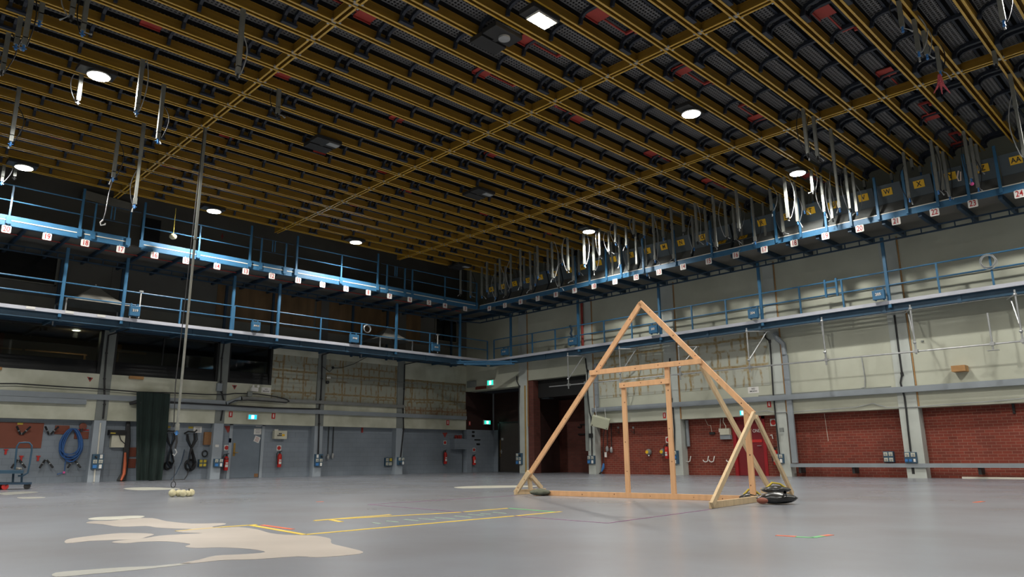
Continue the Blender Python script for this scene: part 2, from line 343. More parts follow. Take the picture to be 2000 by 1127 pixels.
# things in the control room
def simple(name, mb, mat, label, cat, group=None, **k): return build(name, mb, mat, None, label, cat, group, **k)
simple('hand_rail', MB().box(3.7,5.35,30.0,30.06,4.50,4.55).box(5.45,7.4,30.0,30.06,4.50,4.55).box(7.3,7.36,30.0,30.06,3.6,4.5), K['wood'], 'copper coloured timber ledge seen through the first control room window', 'rail')
simple('wall_cabinet', MB().box(3.0,5.0,31.4,31.8,4.3,5.25).box(3.0,5.0,31.3,31.4,4.78,4.8), M('cabinet_red', (.28,.085,.05), .6), 'red brown cupboard behind the first control room window at the left edge', 'cupboard')
simple('desk_frame', MB().box(8.05,8.2,29.6,29.75,3.6,4.72).box(8.3,8.36,29.6,29.66,3.6,4.7).box(8.05,9.3,29.55,29.65,4.66,4.75).box(7.95,8.4,29.5,29.8,4.72,4.95), K['wood'], 'orange timber frame behind the second control room window', 'frame')
p = PZ(149,645,5.28)
dl = thing('downlight', 'lit round downlight in the control room ceiling behind the first window', 'downlight', (p.x,p.y,5.3))
build('trim_ring', MB().lathe((p.x,p.y,5.27),[(.16,0),(.16,.03)],20), K['white'], dl)
build('diffuser', MB().lathe((p.x,p.y,5.26),[(.12,0),(.12,.01)],20), K['downl'], dl)
def light(name, kind, loc, power, color=(1,1,1), **k):
    l = bpy.data.lights.new(name, kind); l.energy = power; l.color = color
    for a, v in k.items(): setattr(l, a, v)
    o = bpy.data.objects.new(name, l); C.objects.link(o); o.location = loc; return o
light('downlight_bulb', 'POINT', (p.x,p.y,5.1), 5, (1,.86,.6), shadow_soft_size=.1)
# upper storey dark windows behind the lower catwalk
u0,u1,w0,w1 = LU.rect(0,492,114,552)
o = thing('window_5', None, None, (u0,YU,w0), kind='structure')
S('frame', MB().box(u0-2,u1,YU-.05,YU,w1-.08,w1).box(u1-.06,u1,YU-.05,YU,w0,w1).box(u0-2,u1,YU-.05,YU,w0,w0+.04), M('grey_frame', (.20,.19,.16), .6), o)
S('pane', MB().box(u0-2,u1,YU-.02,YU,w0,w1), M('dark_pane', (.012,.012,.011), .15), o)
u0,u1,w0,w1 = LU.rect(849,624,892,668)
o = thing('window_6', None, None, (u0,YU,w0), kind='structure')
S('frame', MB().box(u0,u1,YU-.06,YU,w1-.05,w1).box(u0,u1,YU-.06,YU,w0,w0+.05).box(u0,u0+.06,YU-.06,YU,w0,w1).box(u1-.06,u1,YU-.06,YU,w0,w1), M('pale_frame', (.22,.20,.16), .6), o)
S('pane', MB().box(u0,u1,YU-.02,YU,w0,w1), bpy.data.materials['dark_pane'], o)
# ---- grey door in the left wall
d = thing('door_1', None, None, (13.1,YB,0), kind='structure')
S('frame', MB().box(12.37,12.49,YB-.03,YB+.1,0,2.08).box(13.70,13.82,YB-.03,YB+.1,0,2.08).box(12.37,13.82,YB-.03,YB+.1,2.04,2.08), K['columnl'], d)
lf = S('leaf', MB().box(12.49,13.70,YB+.02,YB+.07,.01,2.06), M('bluegrey_door', (.185,.225,.27), .5, var=.06), d)
S('handle', MB().box(12.58,12.66,YB,YB+.02,.85,1.35).cyl((12.62,YB,.98),(12.62,YB-.06,.98),.012,8).box(12.60,12.76,YB-.07,YB-.05,.965,.995), K['brass'], lf)
S('kick_patch', MB().box(13.52,13.68,YB+.012,YB+.02,.03,.16), K['cork'], lf)
# ---- right wall
RC = [(24.46,23.9),(20.31,19.93),(16.27,15.69),(11.87,11.46),(7.84,7.3),(3.7,3.2),(-.4,-.9)]
S('wall_right', MB().box(XB,XB+.25,-6.2,12.45,0,2.4).box(XB,XB+.25,13.72,20.1,0,2.4).box(XB,XB+.25,12.45,13.72,2.07,2.4), K['brickred'])
S('wall_right_upper', MB().box(XU,XB+.25,-6.2,20.1,PEL,10.9).box(XU,XB+.25,20.1,24.0,4.22,10.9).box(XU,XB+.25,24.0,28.6,4.0,10.9), K['concrete'])
res = residue('ochre_residue_right', (.50,.51,.43), (.40,.29,.11), (.30,.20,.08), 1.2, .98, .07)
S('trim_3', MB().box(XU-.012,XU,16.35,19.85,3.12,5.1), res)
S('trim_4', MB().box(XU-.012,XU,11.95,15.6,3.12,5.1), res)
for i, (a, b) in enumerate(RC):
    z0 = 0
    o = S('trim_%d' % (20+i), MB().box(XU-.025,XB+.02,b,a,0,PEL+.02), K['column'])
    S('upper_shaft', MB().box(XU-.03,XU+.05,b,a,PEL,7.5), K['column'], o)
    S('joint_strip', MB().box(XU-.035,XU,b-.05,b-.02,PEL+.02,7.5), K['wood'], o)
# recess beside the corner with the loading door
S('wall_recess', MB().box(24.4,26.5,YU,YU+.2,2.1,4.0).box(26.3,26.5,24.0,YU,2.1,4.0).box(24.75,26.5,23.85,24.0,0,4.0), K['brickshade'])
S('wall_recess_lower', MB().box(24.4,26.5,YU,YU+.2,0,2.1).box(26.3,26.5,24.0,YU,0,2.1).box(24.42,24.75,YU-.06,YU,0,2.1), K['brickgrey'])
S('trim_5', MB().box(26.24,26.3,YU-.06,YU,2.1,4.0), K['trunk'])
d = thing('door_2', None, None, (26.25,26.9,0), kind='structure')
S('frame', MB().box(26.2,26.3,27.75,27.85,0,2.5).box(26.2,26.3,26.2,26.3,0,2.5).box(26.2,26.3,26.2,27.85,2.42,2.5), K['black'], d)
S('leaf', MB().box(26.24,26.3,26.3,27.75,.01,2.42), M('dark_brown_door', (.05,.042,.036), .5), d)
S('handle', MB().box(26.22,26.24,27.6,27.66,.9,1.1).cyl((26.22,27.63,1.0),(26.16,27.63,1.0),.015,8).box(26.15,26.18,27.5,27.64,.985,1.015), K['galv'], d)
S('edge_plate', MB().box(26.225,26.24,27.70,27.74,.75,1.6), K['brass'], d)
S('trim_6', MB().box(24.36,24.62,24.0,24.08,0,4.0), M('ochre_jamb', (.42,.25,.05), .5))
# brick recess of the second opening
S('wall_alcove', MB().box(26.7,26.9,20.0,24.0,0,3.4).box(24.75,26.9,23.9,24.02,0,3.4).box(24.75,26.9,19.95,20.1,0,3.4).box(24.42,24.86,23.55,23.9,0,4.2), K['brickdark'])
S('trim_7', MB().box(24.75,26.9,19.95,24.02,3.4,4.3), K['black'])
S('trim_8', MB().box(24.9,25.2,23.0,23.5,3.35,4.2), K['cab'])
# red exit door
d = thing('door_3', None, None, (XB,13.08,0), kind='structure')
S('frame', MB().box(XB-.03,XB+.12,13.60,13.72,0,2.07).box(XB-.03,XB+.12,12.45,12.57,0,2.07).box(XB-.03,XB+.12,12.45,13.72,1.98,2.07), M('red_frame', (.33,.012,.018), .4), d)
lf = S('leaf', MB().box(XB+.03,XB+.08,12.57,13.60,.01,1.98), K['doorred'], d)
S('push_plate', MB().box(XB+.015,XB+.03,12.62,13.2,1.16,1.26), K['red'], lf)
S('handle', MB().box(XB-.03,XB-.01,12.64,12.80,1.03,1.05).cyl((XB+.03,12.66,1.04),(XB-.02,12.66,1.04),.012,8), K['galv'], lf)
o = thing('door_sign', 'white EXIT ONLY lettering on the dark red door', 'lettering', (XB+.03,12.85,1.5))
lettering('lettering', 'EXIT ONLY', .17, RB.P(-12.93, 1.56, -.03), RB.right, UP, K['white'], o, thick=.004, sx=.8, bold=.01)

u0,u1,w0,w1 = LU.rect(158,379,252,405); o_ = build('wall_duct', MB().bar(LU.P(*LU.px(158,385),.25), LU.P(*LU.px(256,412),.25), .3, .32), M('beige_duct', (.33,.31,.26), .6), None, 'beige duct on the dark wall behind sign 18 of the left gallery', 'duct')
u0,u1,w0,w1 = LU.rect(275,428,312,472); build('wall_panel', MB().wbox(LU,u0,u1,w0,w1,0,.08), K['black'], None, 'dark panel on the wall behind the left gallery near sign 16', 'panel')
u0,u1,w0,w1 = LU.rect(431,456,437,467); build('red_mark', MB().wbox(LU,(u0+u1)/2-.02,(u0+u1)/2+.02,w0,w1,0,.01).wbox(LU,u0,u1,(w0+w1)/2-.02,(w0+w1)/2+.02,0,.01), K['redbr'], None, 'small red cross mark on the wall behind the left gallery', 'mark')
# ================================================================== LIGHTING GRID
RUN0, RSP = 7.541, .8012
KS = list(range(-8, 22))
CX = [6.449, 12.064, 17.72]
LET = {21-i: (chr(65+i) if i < 26 else 'AA') for i in range(27)}
def channel(mb, p, q, part='lip', w=.155, h=.20, lip=.042, t=.012):   # pair of yellow channels back to back with a slot between them
    p, q = V(p), V(q); d = (q-p).normalized(); r = d.cross(UP).normalized()
    def seg(o, ww, z0, z1):
        c = r*o
        a = [p+c-r*(ww/2), p+c+r*(ww/2)]; b = [q+c-r*(ww/2), q+c+r*(ww/2)]
        mb.hexa([a[0]+UP*z0, b[0]+UP*z0, b[1]+UP*z0, a[1]+UP*z0, a[0]+UP*z1, b[0]+UP*z1, b[1]+UP*z1, a[1]+UP*z1])
    for s_ in (-1, 1):
        if part != 'web': seg(s_*(w/2-lip/2), lip, 0, t)
        else: seg(s_*(w/2-.016), .012, t, h)
    if part == 'web': seg(0, w, h-t, h)
    return mb
XE = 23.1
for k in KS:
    y = RUN0 + RSP*k
    if k in LET: lab = 'yellow slotted ceiling beam running to the letter %s sign' % LET[k]
    else: lab = 'yellow slotted ceiling beam, %s past the AA beam at the upper right' % {-6:'first',-7:'second',-8:'third'}[k]
    o = build('grid_beam', channel(MB(), (-5.5,y,ZG), (XE,y,ZG)), K['yellow'], None, lab, 'beam', 'yellow ceiling grid beams')
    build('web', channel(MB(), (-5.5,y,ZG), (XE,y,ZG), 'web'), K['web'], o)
for i, x in enumerate(CX):
    nm = ['left', 'middle', 'right'][i]
    t = thing('cross_beam', 'yellow cross beam joining the ceiling grid beams, %s of the three' % nm, 'beam', (x, RUN0, ZG), 'yellow cross beams')
    ys = [RUN0 + RSP*k for k in KS] + [25.2]
    for j in range(len(ys)-1):
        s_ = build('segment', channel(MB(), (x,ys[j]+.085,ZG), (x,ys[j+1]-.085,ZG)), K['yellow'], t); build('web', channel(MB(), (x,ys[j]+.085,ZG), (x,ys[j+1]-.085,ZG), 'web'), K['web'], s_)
    for y in ys[:-1]:
        b = MB().box(x-.05,x+.05,y-.05,y+.05,ZG+.02,ZG+.05)
        for a, c in ((-1,-1),(1,-1),(1,1),(-1,1)): b.box(x+a*.085-.02,x+a*.085+.02,y+c*.085-.02,y+c*.085+.02,ZG-.008,ZG+.03)
        build('corner_bracket', b, K['galv'], t)
def arm(mb, x, y0, y1, w=.07):     # goose-neck hanger between two beams, its foot bolted low on the beam web
    z = ZG+.20
    mb.box(x-w/2,x+w/2,y0+.08,y1-.34,z+.02,z+.10)
    pts = [(x,y1-.40,z+.06),(x,y1-.24,z+.04),(x,y1-.14,z-.03),(x,y1-.105,z-.17)]
    for a, b in zip(pts, pts[1:]): mb.bar(a, b, w, .06, (1,0,0))
for k in KS[:-1]:
    y0 = RUN0 + RSP*k; y1 = y0 + RSP
    lab = 'dark walkway grating between ceiling beams %s and %s' % (LET.get(k,'past AA'), LET.get(k+1,'past AA')) if k >= -5 else 'dark walkway grating beyond beam AA, %s of three' % {-6:'first',-7:'second',-8:'third'}[k]
    t = thing('ceiling_walkway', lab, 'walkway', (9, (y0+y1)/2, ZG+.3), 'dark walkways between the ceiling beams')
    build('grating_strip', MB().box(-5.5,XE-.2,y0+.09,y0+.22,ZG+.30,ZG+.315), K['grate'], t)
    build('grating_strip', MB().box(-5.5,XE-.2,y1-.38,y1-.09,ZG+.30,ZG+.315), K['grate'], t)
    build('rail', MB().box(-5.5,XE-.2,y0+.23,y0+.28,ZG+.31,ZG+.37), K['ceilblue'], t)
    build('rail', MB().box(-5.5,XE-.2,y0+.36,y0+.41,ZG+.31,ZG+.37), K['ceilblue'], t)
    for cx in [.79]+CX:
        for dx, wide in ((1.07,1),(2.35,0),(3.6,0),(5.05,1)):
            x = cx+dx
            if x > XE-.3 or x < 1.5: continue
            b = MB()
            if wide: arm(b, x-.11, y0, y1, .08); arm(b, x+.11, y0, y1, .08); b.box(x-.165,x+.165,y1-.17,y1-.08,ZG+.01,ZG+.06)
            else: arm(b, x, y0, y1)
            build('hanger_arm', b, K['ceilblue'], t)
# red hoist brackets sitting between the beams
HB = [(712,30),(292,50),(120,262),(80,332),(265,310),(335,318),(545,148),(538,395),(632,290),(745,335),(770,232),(935,142),(955,300),(1017,82),(1175,22),(1127,230),(1270,298),(1340,130),(1480,228),(1592,28),(1706,148),(1797,232),(1385,350),(805,365),(955,412),(1075,452),(690,400),(1855,285),(1560,345),(450,258),(640,415)]
for i, (x, y) in enumerate(HB):
    P = PZ(x, y, ZG+.28); k = math.floor((P.y-RUN0)/RSP); y0 = RUN0+RSP*k; yy = y0+.46
    b = MB().box(P.x-.2,P.x+.2,yy-.17,yy+.17,ZG+.24,ZG+.26).box(P.x-.2,P.x+.2,yy+.15,yy+.17,ZG+.2,ZG+.26)
    side = 1 if i % 3 else -1
    t = thing('hoist_bracket', 'placeholder', 'bracket', (P.x,yy,ZG+.3), 'red hoist brackets in the ceiling grid')
    t['_k'] = k; t['_x'] = P.x
    build('plate', b, K['redbr'], t)
    build('rod', MB().bar((P.x+side*.2,yy,ZG+.25),(P.x+side*.95,yy,ZG+.25),.03,.03).bar((P.x+side*.95,yy+.015,ZG+.25),(P.x+side*.95,yy-.25,ZG+.25),.05,.05).box(P.x+side*.95-.025,P.x+side*.95+.025,yy-.28,yy-.22,ZG+.14,ZG+.27), K['redbr'], t)
bays = {}
for o in [o for o in C.objects if o.name.startswith('hoist_bracket')]: bays.setdefault(o['_k'], []).append(o)
for k, L in bays.items():
    L.sort(key=lambda o: o['_x'])
    nm = 'between beams %s and %s' % (LET.get(k,'past AA'), LET.get(k+1,'past AA')) if k >= -5 else 'in the bay beyond beam AA'
    for j, o in enumerate(L):
        pos = '' if len(L) == 1 else (', left one' if j == 0 else ', right one' if j == len(L)-1 else ', middle one' if len(L) == 3 else ', number %d from the left' % (j+1))
        o['label'] = 'red hoist bracket ' + nm + pos
        del o['_k']; del o['_x']
# lamps: eight lit, the rest dark
LAMPS = [(193,148,'c','lit round high bay lamp nearest the upper left corner'),(47,327,'c','lit round high bay lamp at the left edge above the left gallery'),
 (418,412,'c','lit round high bay lamp above sign 14 of the left gallery'),(695,473,'c','lit round high bay lamp above sign 9 of the left gallery'),
 (1350,222,'c','lit round high bay lamp alone in the middle of the ceiling at right'),(1558,338,'c','lit round high bay lamp among poles near sign 18 of the right gallery'),
 (1150,452,'c','lit round high bay lamp among poles near sign 10 of the right gallery'),(1058,40,'w','lit warm rectangular floodlight at the top of the ceiling')]
def lampbody(t, x, y, z, round_=True):
    build('housing', MB().box(x-.42,x+.32,y-.2,y+.2,z+.03,z+.13), K['lampbox'], t, bevel=.01)
    build('hanger', MB().box(x-.3,x-.26,y-.03,y+.03,z+.1,ZG+.02).box(x+.2,x+.24,y-.03,y+.03,z+.1,ZG+.02), K['lampbox'], t)
for x, y, kd, lab in LAMPS:
    P = PZ(x, y, 8.95)
    t = thing('flood_lamp', lab, 'lamp', (P.x,P.y,8.95), 'lit ceiling lamps')
    lampbody(t, P.x, P.y, 8.95)
    if kd == 'c':
        build('reflector', MB().lathe((P.x,P.y,8.93),[(.23,0),(.24,.02),(.2,.05)],28), K['white'], t)
        build('lens', MB().lathe((P.x,P.y,8.925),[(.215,0),(.215,.004)],28), K['lens'], t)
    else:
        build('reflector', MB().box(P.x-.26,P.x+.26,P.y-.17,P.y+.17,8.935,8.98), K['white'], t)
        build('lens', MB().box(P.x-.235,P.x+.235,P.y-.145,P.y+.145,8.925,8.936), K['warmlens'], t)
for x, y, lab in [(640,283,'unlit floodlight with pale lens in the middle of the left ceiling'),(945,380,'unlit floodlight with pale lens in the centre of the ceiling'),
                  (985,76,'unlit round floodlight left of the warm lit floodlight'),(905,522,'unlit floodlight above the far corner of the room')]:
    P = PZ(x, y, 8.95)
    t = thing('flood_lamp', lab, 'lamp', (P.x,P.y,8.95), 'unlit ceiling lamps')
    lampbody(t, P.x, P.y, 8.95)
    if 'round' in lab: build('lens', MB().lathe((P.x,P.y,8.94),[(.12,0),(.12,.04)],24), K['dulllens'], t)
    else: build('lens', MB().box(P.x-.02,P.x+.3,P.y-.13,P.y+.06,8.965,8.982), K['dulllens'], t)
    build('side_box', MB().box(P.x-.38,P.x+.3,P.y+.26,P.y+.62,8.98,9.08), K['lampbox'], t)
    build('link', MB().box(P.x-.1,P.x+.0,P.y+.18,P.y+.28,8.99,9.03), K['lampbox'], t)
# ================================================================== GALLERIES
GZ = 7.52
# ---- upper left gallery: deck, beam, railings, signs
lg = thing('upper_gallery', 'upper left gallery with blue edge beam above the control room windows', 'gallery', (12,YG,GZ), 'upper galleries')
build('deck', MB().box(-5,24.3,YG+.1,YU-.03,GZ+.06,GZ+.12), K['darkwall'], lg)
jb = MB()
for i in range(22): jb.box(-.5+i*1.155-.04,-.5+i*1.155+.04,YG+.1,YU-.03,GZ-.06,GZ+.06)
build('joist', jb, K['dblue'], lg)
build('red_pipe', MB().tube([(-5,YG+.9,GZ+.0),(22.0,YG+.9,GZ+.0)],.02,6), K['redbr'], lg)
def plx(x, y, Y=YG): return PY_(x, y, Y).x
SEG = [(-5, plx(157,455)), (plx(157,455)+.05, plx(252,480)), (plx(275,487), plx(576,540)), (plx(486,523)*0+plx(576,540)+.02, plx(737,568)), (plx(737,568)+.02, 22.3)]
for a, b in SEG:
    build('edge_beam', MB().box(a,b,YG,YG+.04,GZ,7.84).box(a,b,YG+.04,YG+.12,GZ,GZ+.03).box(a,b,YG+.04,YG+.12,7.81,7.84), K['blue'], lg)
    build('cover_strip', MB().box(a+.05,b-.05,YG-.012,YG,7.675,7.705), K['ivory'], lg)
def railing(name, lab, xs, tall, group, Y=YG, ztop=8.77, zmid=8.29, z0=7.55):
    t = thing(name, lab, 'railing', (xs[0],Y,z0), group)
    for x in xs:
        w = .07 if x in tall else .05
        build('post', MB().box(x-w/2,x+w/2,Y-.05,Y-.0,z0,ZG+.05 if x in tall else ztop).box(x-.07,x+.07,Y-.062,Y-.05,z0+.02,z0+.27), K['blue'], t)
    for z in (ztop, zmid):
        build('rail', MB().tube([(xs[0],Y-.025,z),(xs[-1],Y-.025,z)],.022,8), K['blue'], t)
    return t
def X(px, py): return plx(px, py)
a = X(155,450)
railing('gallery_railing', 'blue railing of the upper left gallery above signs 20 and 19', [2.6, X(18,420), a], [a], 'upper left gallery railings')
b1, b2 = X(275,480), X(486,520)
railing('gallery_railing', 'blue railing of the upper left gallery above signs 16 to 14', [b1, X(386,505), b2], [b1, b2], 'upper left gallery railings')
c1, c2 = X(577,537), X(736,565)
railing('gallery_railing', 'blue railing of the upper left gallery above signs 11 to 8', [c1, X(665,550), c2], [c1, c2], 'upper left gallery railings')
railing('gallery_railing', 'dim blue railing of the upper left gallery above signs 5 and 4', [X(804,575), X(868,590), 22.2], [], 'upper left gallery railings')
def gate(lab, xs):
    t = thing('gallery_gate', lab, 'gate', (xs[0],YG,7.55), 'upper left gallery gates')
    for x in xs: build('post', MB().box(x-.025,x+.025,YG-.03,YG+.02,7.55,8.77).box(x-.07,x+.07,YG-.04,YG-.03,7.57,7.82), K['blue'], t)
    for z in (8.77, 8.29): build('rail', MB().tube([(xs[0]-.3,YG,z),(xs[-1]+.3,YG,z)],.018,8), K['dblue'], t)
    x = (xs[0]+xs[-1])/2
    build('latch', MB().box(x-.08,x-.05,YG-.03,YG,8.33,8.77).box(x+.02,x+.05,YG-.03,YG,8.33,8.77), K['blue'], t)
gate('blue gate in the upper left gallery railing above sign 17', [X(182,450), X(250,470)])
gate('blue gate in the upper left gallery railing above sign 12', [X(508,520), X(556,530)])
gate('blue gate in the upper left gallery railing above sign 7', [X(755,560), X(790,570)])
# number signs
NL = {20:(12.5,447.5),19:(92,462),18:(166.5,474.5),17:(235.5,487),16:(302,498.5),15:(364,509),14:(424,520),13:(480,530),12:(531,539),11:(582.5,547.5),10:(630,556),9:(676,564),8:(719.5,571.5),7:(761,578.5),6:(800.5,585),5:(838,591),4:(869.3,597),3:(908.6,603)}
NR = {24:(1991,378.5),23:(1900,397.5),22:(1825.2,414.5),21:(1750,432),20:(1679,446.5),19:(1612,461),18:(1551,475),17:(1492.5,487.5),16:(1437,498.5),15:(1384,510),14:(1334,521),13:(1287,531.5),12:(1242.4,541.5),11:(1201,550),10:(1160,559),9:(1122,567.3),8:(1085.5,575.3),7:(1050,583),6:(1016.7,589.5),5:(985.9,596.5),4:(955.5,602.5)}
def numsign(W, n, px, lab, grp):
    u, w = W.px(px[0], px[1])
    t = thing('number_sign', lab, 'sign', W.P(u, w-.11, 0), grp)
    s = .12
    build('plate', MB().wpoly(W, [(u-s+.02,w-.11),(u+s-.02,w-.11),(u+s,w-.09),(u+s,w+.09),(u+s-.02,w+.11),(u-s+.02,w+.11),(u-s,w+.09),(u-s,w-.09)], -.008, .0), K['white'], t)
    build('hook', MB().wbox(W, u-.05, u-.03, w+.10, GZ+.03 if w+.10 < GZ+.03 else w+.14, -.008, -.002), K['galv'], t)
    lettering('numeral', str(n), .23, W.P(u, w, 0), W.right, UP, K['redtext'], t, thick=.003, sx=.78, bold=.012)
WGL, WGR = Wall('L', YG-.02), Wall('R', XG-.02)
for n, p in NL.items(): numsign(WGL, n, p, 'white sign numbered %d under the upper left gallery' % n, 'number signs of the left gallery')
for n, p in NR.items(): numsign(WGR, n, p, 'white sign numbered %d under the upper right gallery' % n, 'number signs of the right gallery')
# ---- upper right gallery
rg = thing('upper_gallery', 'upper right gallery with lettered cabinets and blue edge beam', 'gallery', (XG,12,GZ), 'upper galleries')
build('deck', MB().box(XG+.1,XU-.05,-5,YG+.08,GZ+.06,GZ+.12), K['darkwall'], rg)
jb = MB()
for i in range(29): jb.box(XG+.1,XU-.05,-3+i-.05,-3+i+.05,GZ-.1,GZ+.06)
build('joist', jb, K['dblue'], rg)
build('edge_beam', MB().box(XG,XG+.04,-5,YG,GZ,7.70), K['blue'], rg)
build('cover_strip', MB().box(XG-.01,XG+.04,-5,YG,7.70,7.725), K['ivory'], rg)
for i, (x, y) in enumerate([(1717,425),(1772,408),(1832,393),(1893.6,385),(1955.5,372),(1664,440),(1616,452),(1565.6,463),(1518,470),(1475.7,482),(1392,500),(1320,516),(1258,528),(1215,541),(1186,548),(1152.7,553),(1125.7,560)]):
    yy = PX_(x, y, XG).y
    build('post', MB().box(XG-.06,XG,yy-.035,yy+.035,7.55,8.9), K['blue'], rg)
# lettered cabinets
def cabinet(k):
    y = RUN0 + RSP*k; W = Wall('R', 0); L = LET[k]; h = .36
    t = thing('lettered_cabinet', 'grey switch cabinet on the upper right gallery with yellow sign %s' % L, 'cabinet', (XG+.1,y,7.72), 'lettered cabinets of the right gallery')
    prof = [(XG+.05,7.73),(XG+.22,8.08),(XG+.05,8.62),(XG+.45,8.66),(XG+.45,7.73)]
    build('body', MB().prism([(x,y-h,z) for x, z in prof], (0,2*h,0)), K['cab'], t)
    b = MB(); 
    b.hexa([(XG+.044,y-h+.02,7.75),(XG+.044,y+h-.02,7.75),(XG+.054,y+h-.02,7.75),(XG+.054,y-h+.02,7.75),(XG+.208,y-h+.02,8.06),(XG+.208,y+h-.02,8.06),(XG+.218,y+h-.02,8.06),(XG+.218,y-h+.02,8.06)])
    build('lower_panel', b, K['cabl'], t)
    f = V((XG+.05,y,8.62))-V((XG+.22,y,8.08)); upv = f.normalized(); rt = V((0,-1,0)); n = rt.cross(upv)
    c = V((XG+.22,y,8.08)) + f*.60 + n*.012; c.y += random.uniform(-.07,.07)
    fallen = L in 'PQ'
    if fallen:
        c = V((XG-.05, y-.1, 8.0)); rt = V((.1,-1,.05)).normalized(); upv = V((.55,.35,.5)).normalized(); upv = (upv - rt*upv.dot(rt)).normalized(); n = rt.cross(upv)
    P = [c + rt*(a*.145) + upv*(e*.11) + n*q for q in (0, .008) for a, e in ((-1,-1),(1,-1),(1,1),(-1,1))]
    sp = build('letter_plate', MB().hexa(P), K['signyel'], t)
    if fallen: build('open_flap', MB().hexa([c + rt*(a*.34) + upv*(e*.17) + n*q for q in (-.014, -.004) for a, e in ((-1,-1),(1,-1),(1,1),(-1,1))]), K['cab'], t)
    q = lettering('letter', L, .2, c+n*.008, rt, upv, K['signtext'], t, thick=.004, sx=.85, bold=.02)
for k in LET: cabinet(k)
# ---- cable ladders hung under the upper galleries
def ladder(lab, p, q, side):
    p, q = V(p), V(q); d = (q-p).normalized(); t = thing('cable_ladder', lab, 'cable tray', p, 'cable ladders')
    for z in (0, .18): build('side_rail', MB().bar(p+UP*z, q+UP*z, .03, .045), K['dblue'], t)
    b = MB(); n = int((q-p).length/.45)
    for i in range(n): b.bar(p+d*(i*.45)+UP*.0, p+d*(i*.45)+UP*.18, .03, .03, d)
    build('lattice', b, K['dblue'], t)
    b = MB()
    for j in range(4): b.tube([p+V(side)*(.04+.03*j)+UP*.03, q+V(side)*(.04+.03*j)+UP*.03], .014, 5)
    build('cable_bundle', b, K['rubber'], t)
ladder('dark cable ladder under the back of the upper left gallery', (-5,YG+1.6,7.18), (22.0,YG+1.6,7.18), (0,1,0))
ladder('dark cable ladder under the back of the upper right gallery', (XG+.95,-5,7.14), (XG+.95,YG+1.0,7.14), (1,0,0))
o = build('cable_ladder', MB().bar((22.0,YG+1.6,7.18),(XG+.95,YG+1.0,7.14),.03,.05).bar((22.0,YG+1.6,7.36),(XG+.95,YG+1.0,7.32),.03,.05), K['dblue'], None, 'dark cable ladder turning the far corner below the galleries', 'cable tray', 'cable ladders')
# ---- lower catwalks
CZ = 5.22
def catwalk(side):
    L = side == 'L'; W = Wall(side, YC if L else XC)
    u0, u1 = (-5, 23.62) if L else (-25.77, 5.0)
    t = thing('lower_catwalk', 'lower %s catwalk with pale grey edge trunking and blue grating' % ('left' if L else 'right'), 'catwalk', W.P(0 if L else -12, 5.0, 0), 'lower catwalks')
    wall = (YU-.04-YC) if L else (XU-.04-XC)
    build('edge_trunking', MB().wbox(W, u0, u1, 5.21, 5.32, .0, -.09), K['lilac'], t)
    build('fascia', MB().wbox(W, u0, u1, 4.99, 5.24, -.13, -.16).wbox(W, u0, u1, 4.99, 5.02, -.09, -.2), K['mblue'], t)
    build('grating', MB().wbox(W, u0, u1, 5.25, 5.275, -.16, -wall+.12), K['deckgrate'] if L else K['deckgratex'], t)
    build('back_beam', MB().wbox(W, u0, u1, 5.22, 5.30, -wall+.12, -wall+.06), K['dblue'], t)
    n = 12; sp = 2.065
    for i in range(n):
        u = (3.45 if L else -24.2) + i*sp*(1 if L else 1)
        if u > u1-.3: break
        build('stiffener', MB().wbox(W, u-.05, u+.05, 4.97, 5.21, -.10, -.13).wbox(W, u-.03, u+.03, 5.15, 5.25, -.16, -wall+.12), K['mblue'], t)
    if L:
        wt = MB()
        for x in (60, 137, 200): 
            u = W.px(x, 600)[0]; wt.wbox(W, u-.12, u+.12, 5.24, 5.32, .012, 0)
        build('white_label', wt, K['white'], t)
    return t
catwalk('L'); catwalk('R')
WCL, WCR = Wall('L', YC+.05), Wall('R', XC+.05)
def catrail(W, pxs, tall, lab, ztop, zmid, ztall=7.35, boxes=()):
    us = [W.px(*p)[0] for p in pxs]
    t = thing('catwalk_railing', lab, 'railing', W.P(us[0], 5.3, 0), 'lower catwalk railings')
    for i, u in enumerate(us):
        if i in tall: build('hanger_post', MB().wbox(W, u-.045, u+.045, 5.1, ztall, -.04, .04), K['blue'], t)
        else: build('post', MB().wbox(W, u-.025, u+.025, 5.3, ztop, -.025, .025), K['blue'], t)
    ua, ub = min(us), max(us)
    build('rail', MB().tube([W.P(ua,ztop,0),W.P(ub,ztop,0)],.024,8), K['blue'], t)
    build('rail', MB().tube([W.P(ua,zmid,0),W.P(ub,zmid,0)],.024,8), K['blue'], t)
zt = lambda W, x, y: W.px(x, y)[1]
catrail(WCL, [(-60,590),(118,600),(238,616),(350,630),(451,642)], [1,2,4], 'blue railing of the lower left catwalk, left of box 220', zt(WCL,0,534), zt(WCL,0,562))
catrail(WCL, [(455,642),(541,654),(625,662),(705,672),(773,680),(839,690),(898,696),(952,703)], [1,4,6], 'blue railing of the lower left catwalk, from box 220 to the corner', zt(WCL,541,609), zt(WCL,541,631))
catrail(WCR, [(965,705),(998,697),(1040,691),(1085,687),(1131,680),(1181,672),(1235,664),(1291,655)], [1,4,7], 'blue railing of the lower right catwalk near the far corner', zt(WCR,1420,585), zt(WCR,1420,608))
catrail(WCR, [(1292,655),(1353,643),(1420,634),(1489,622),(1565,611),(1649,601),(1737,584),(1836,572),(1941,553),(2060,535)], [3,6], 'blue railing of the lower right catwalk at the right side', zt(WCR,1420,585), zt(WCR,1420,608))
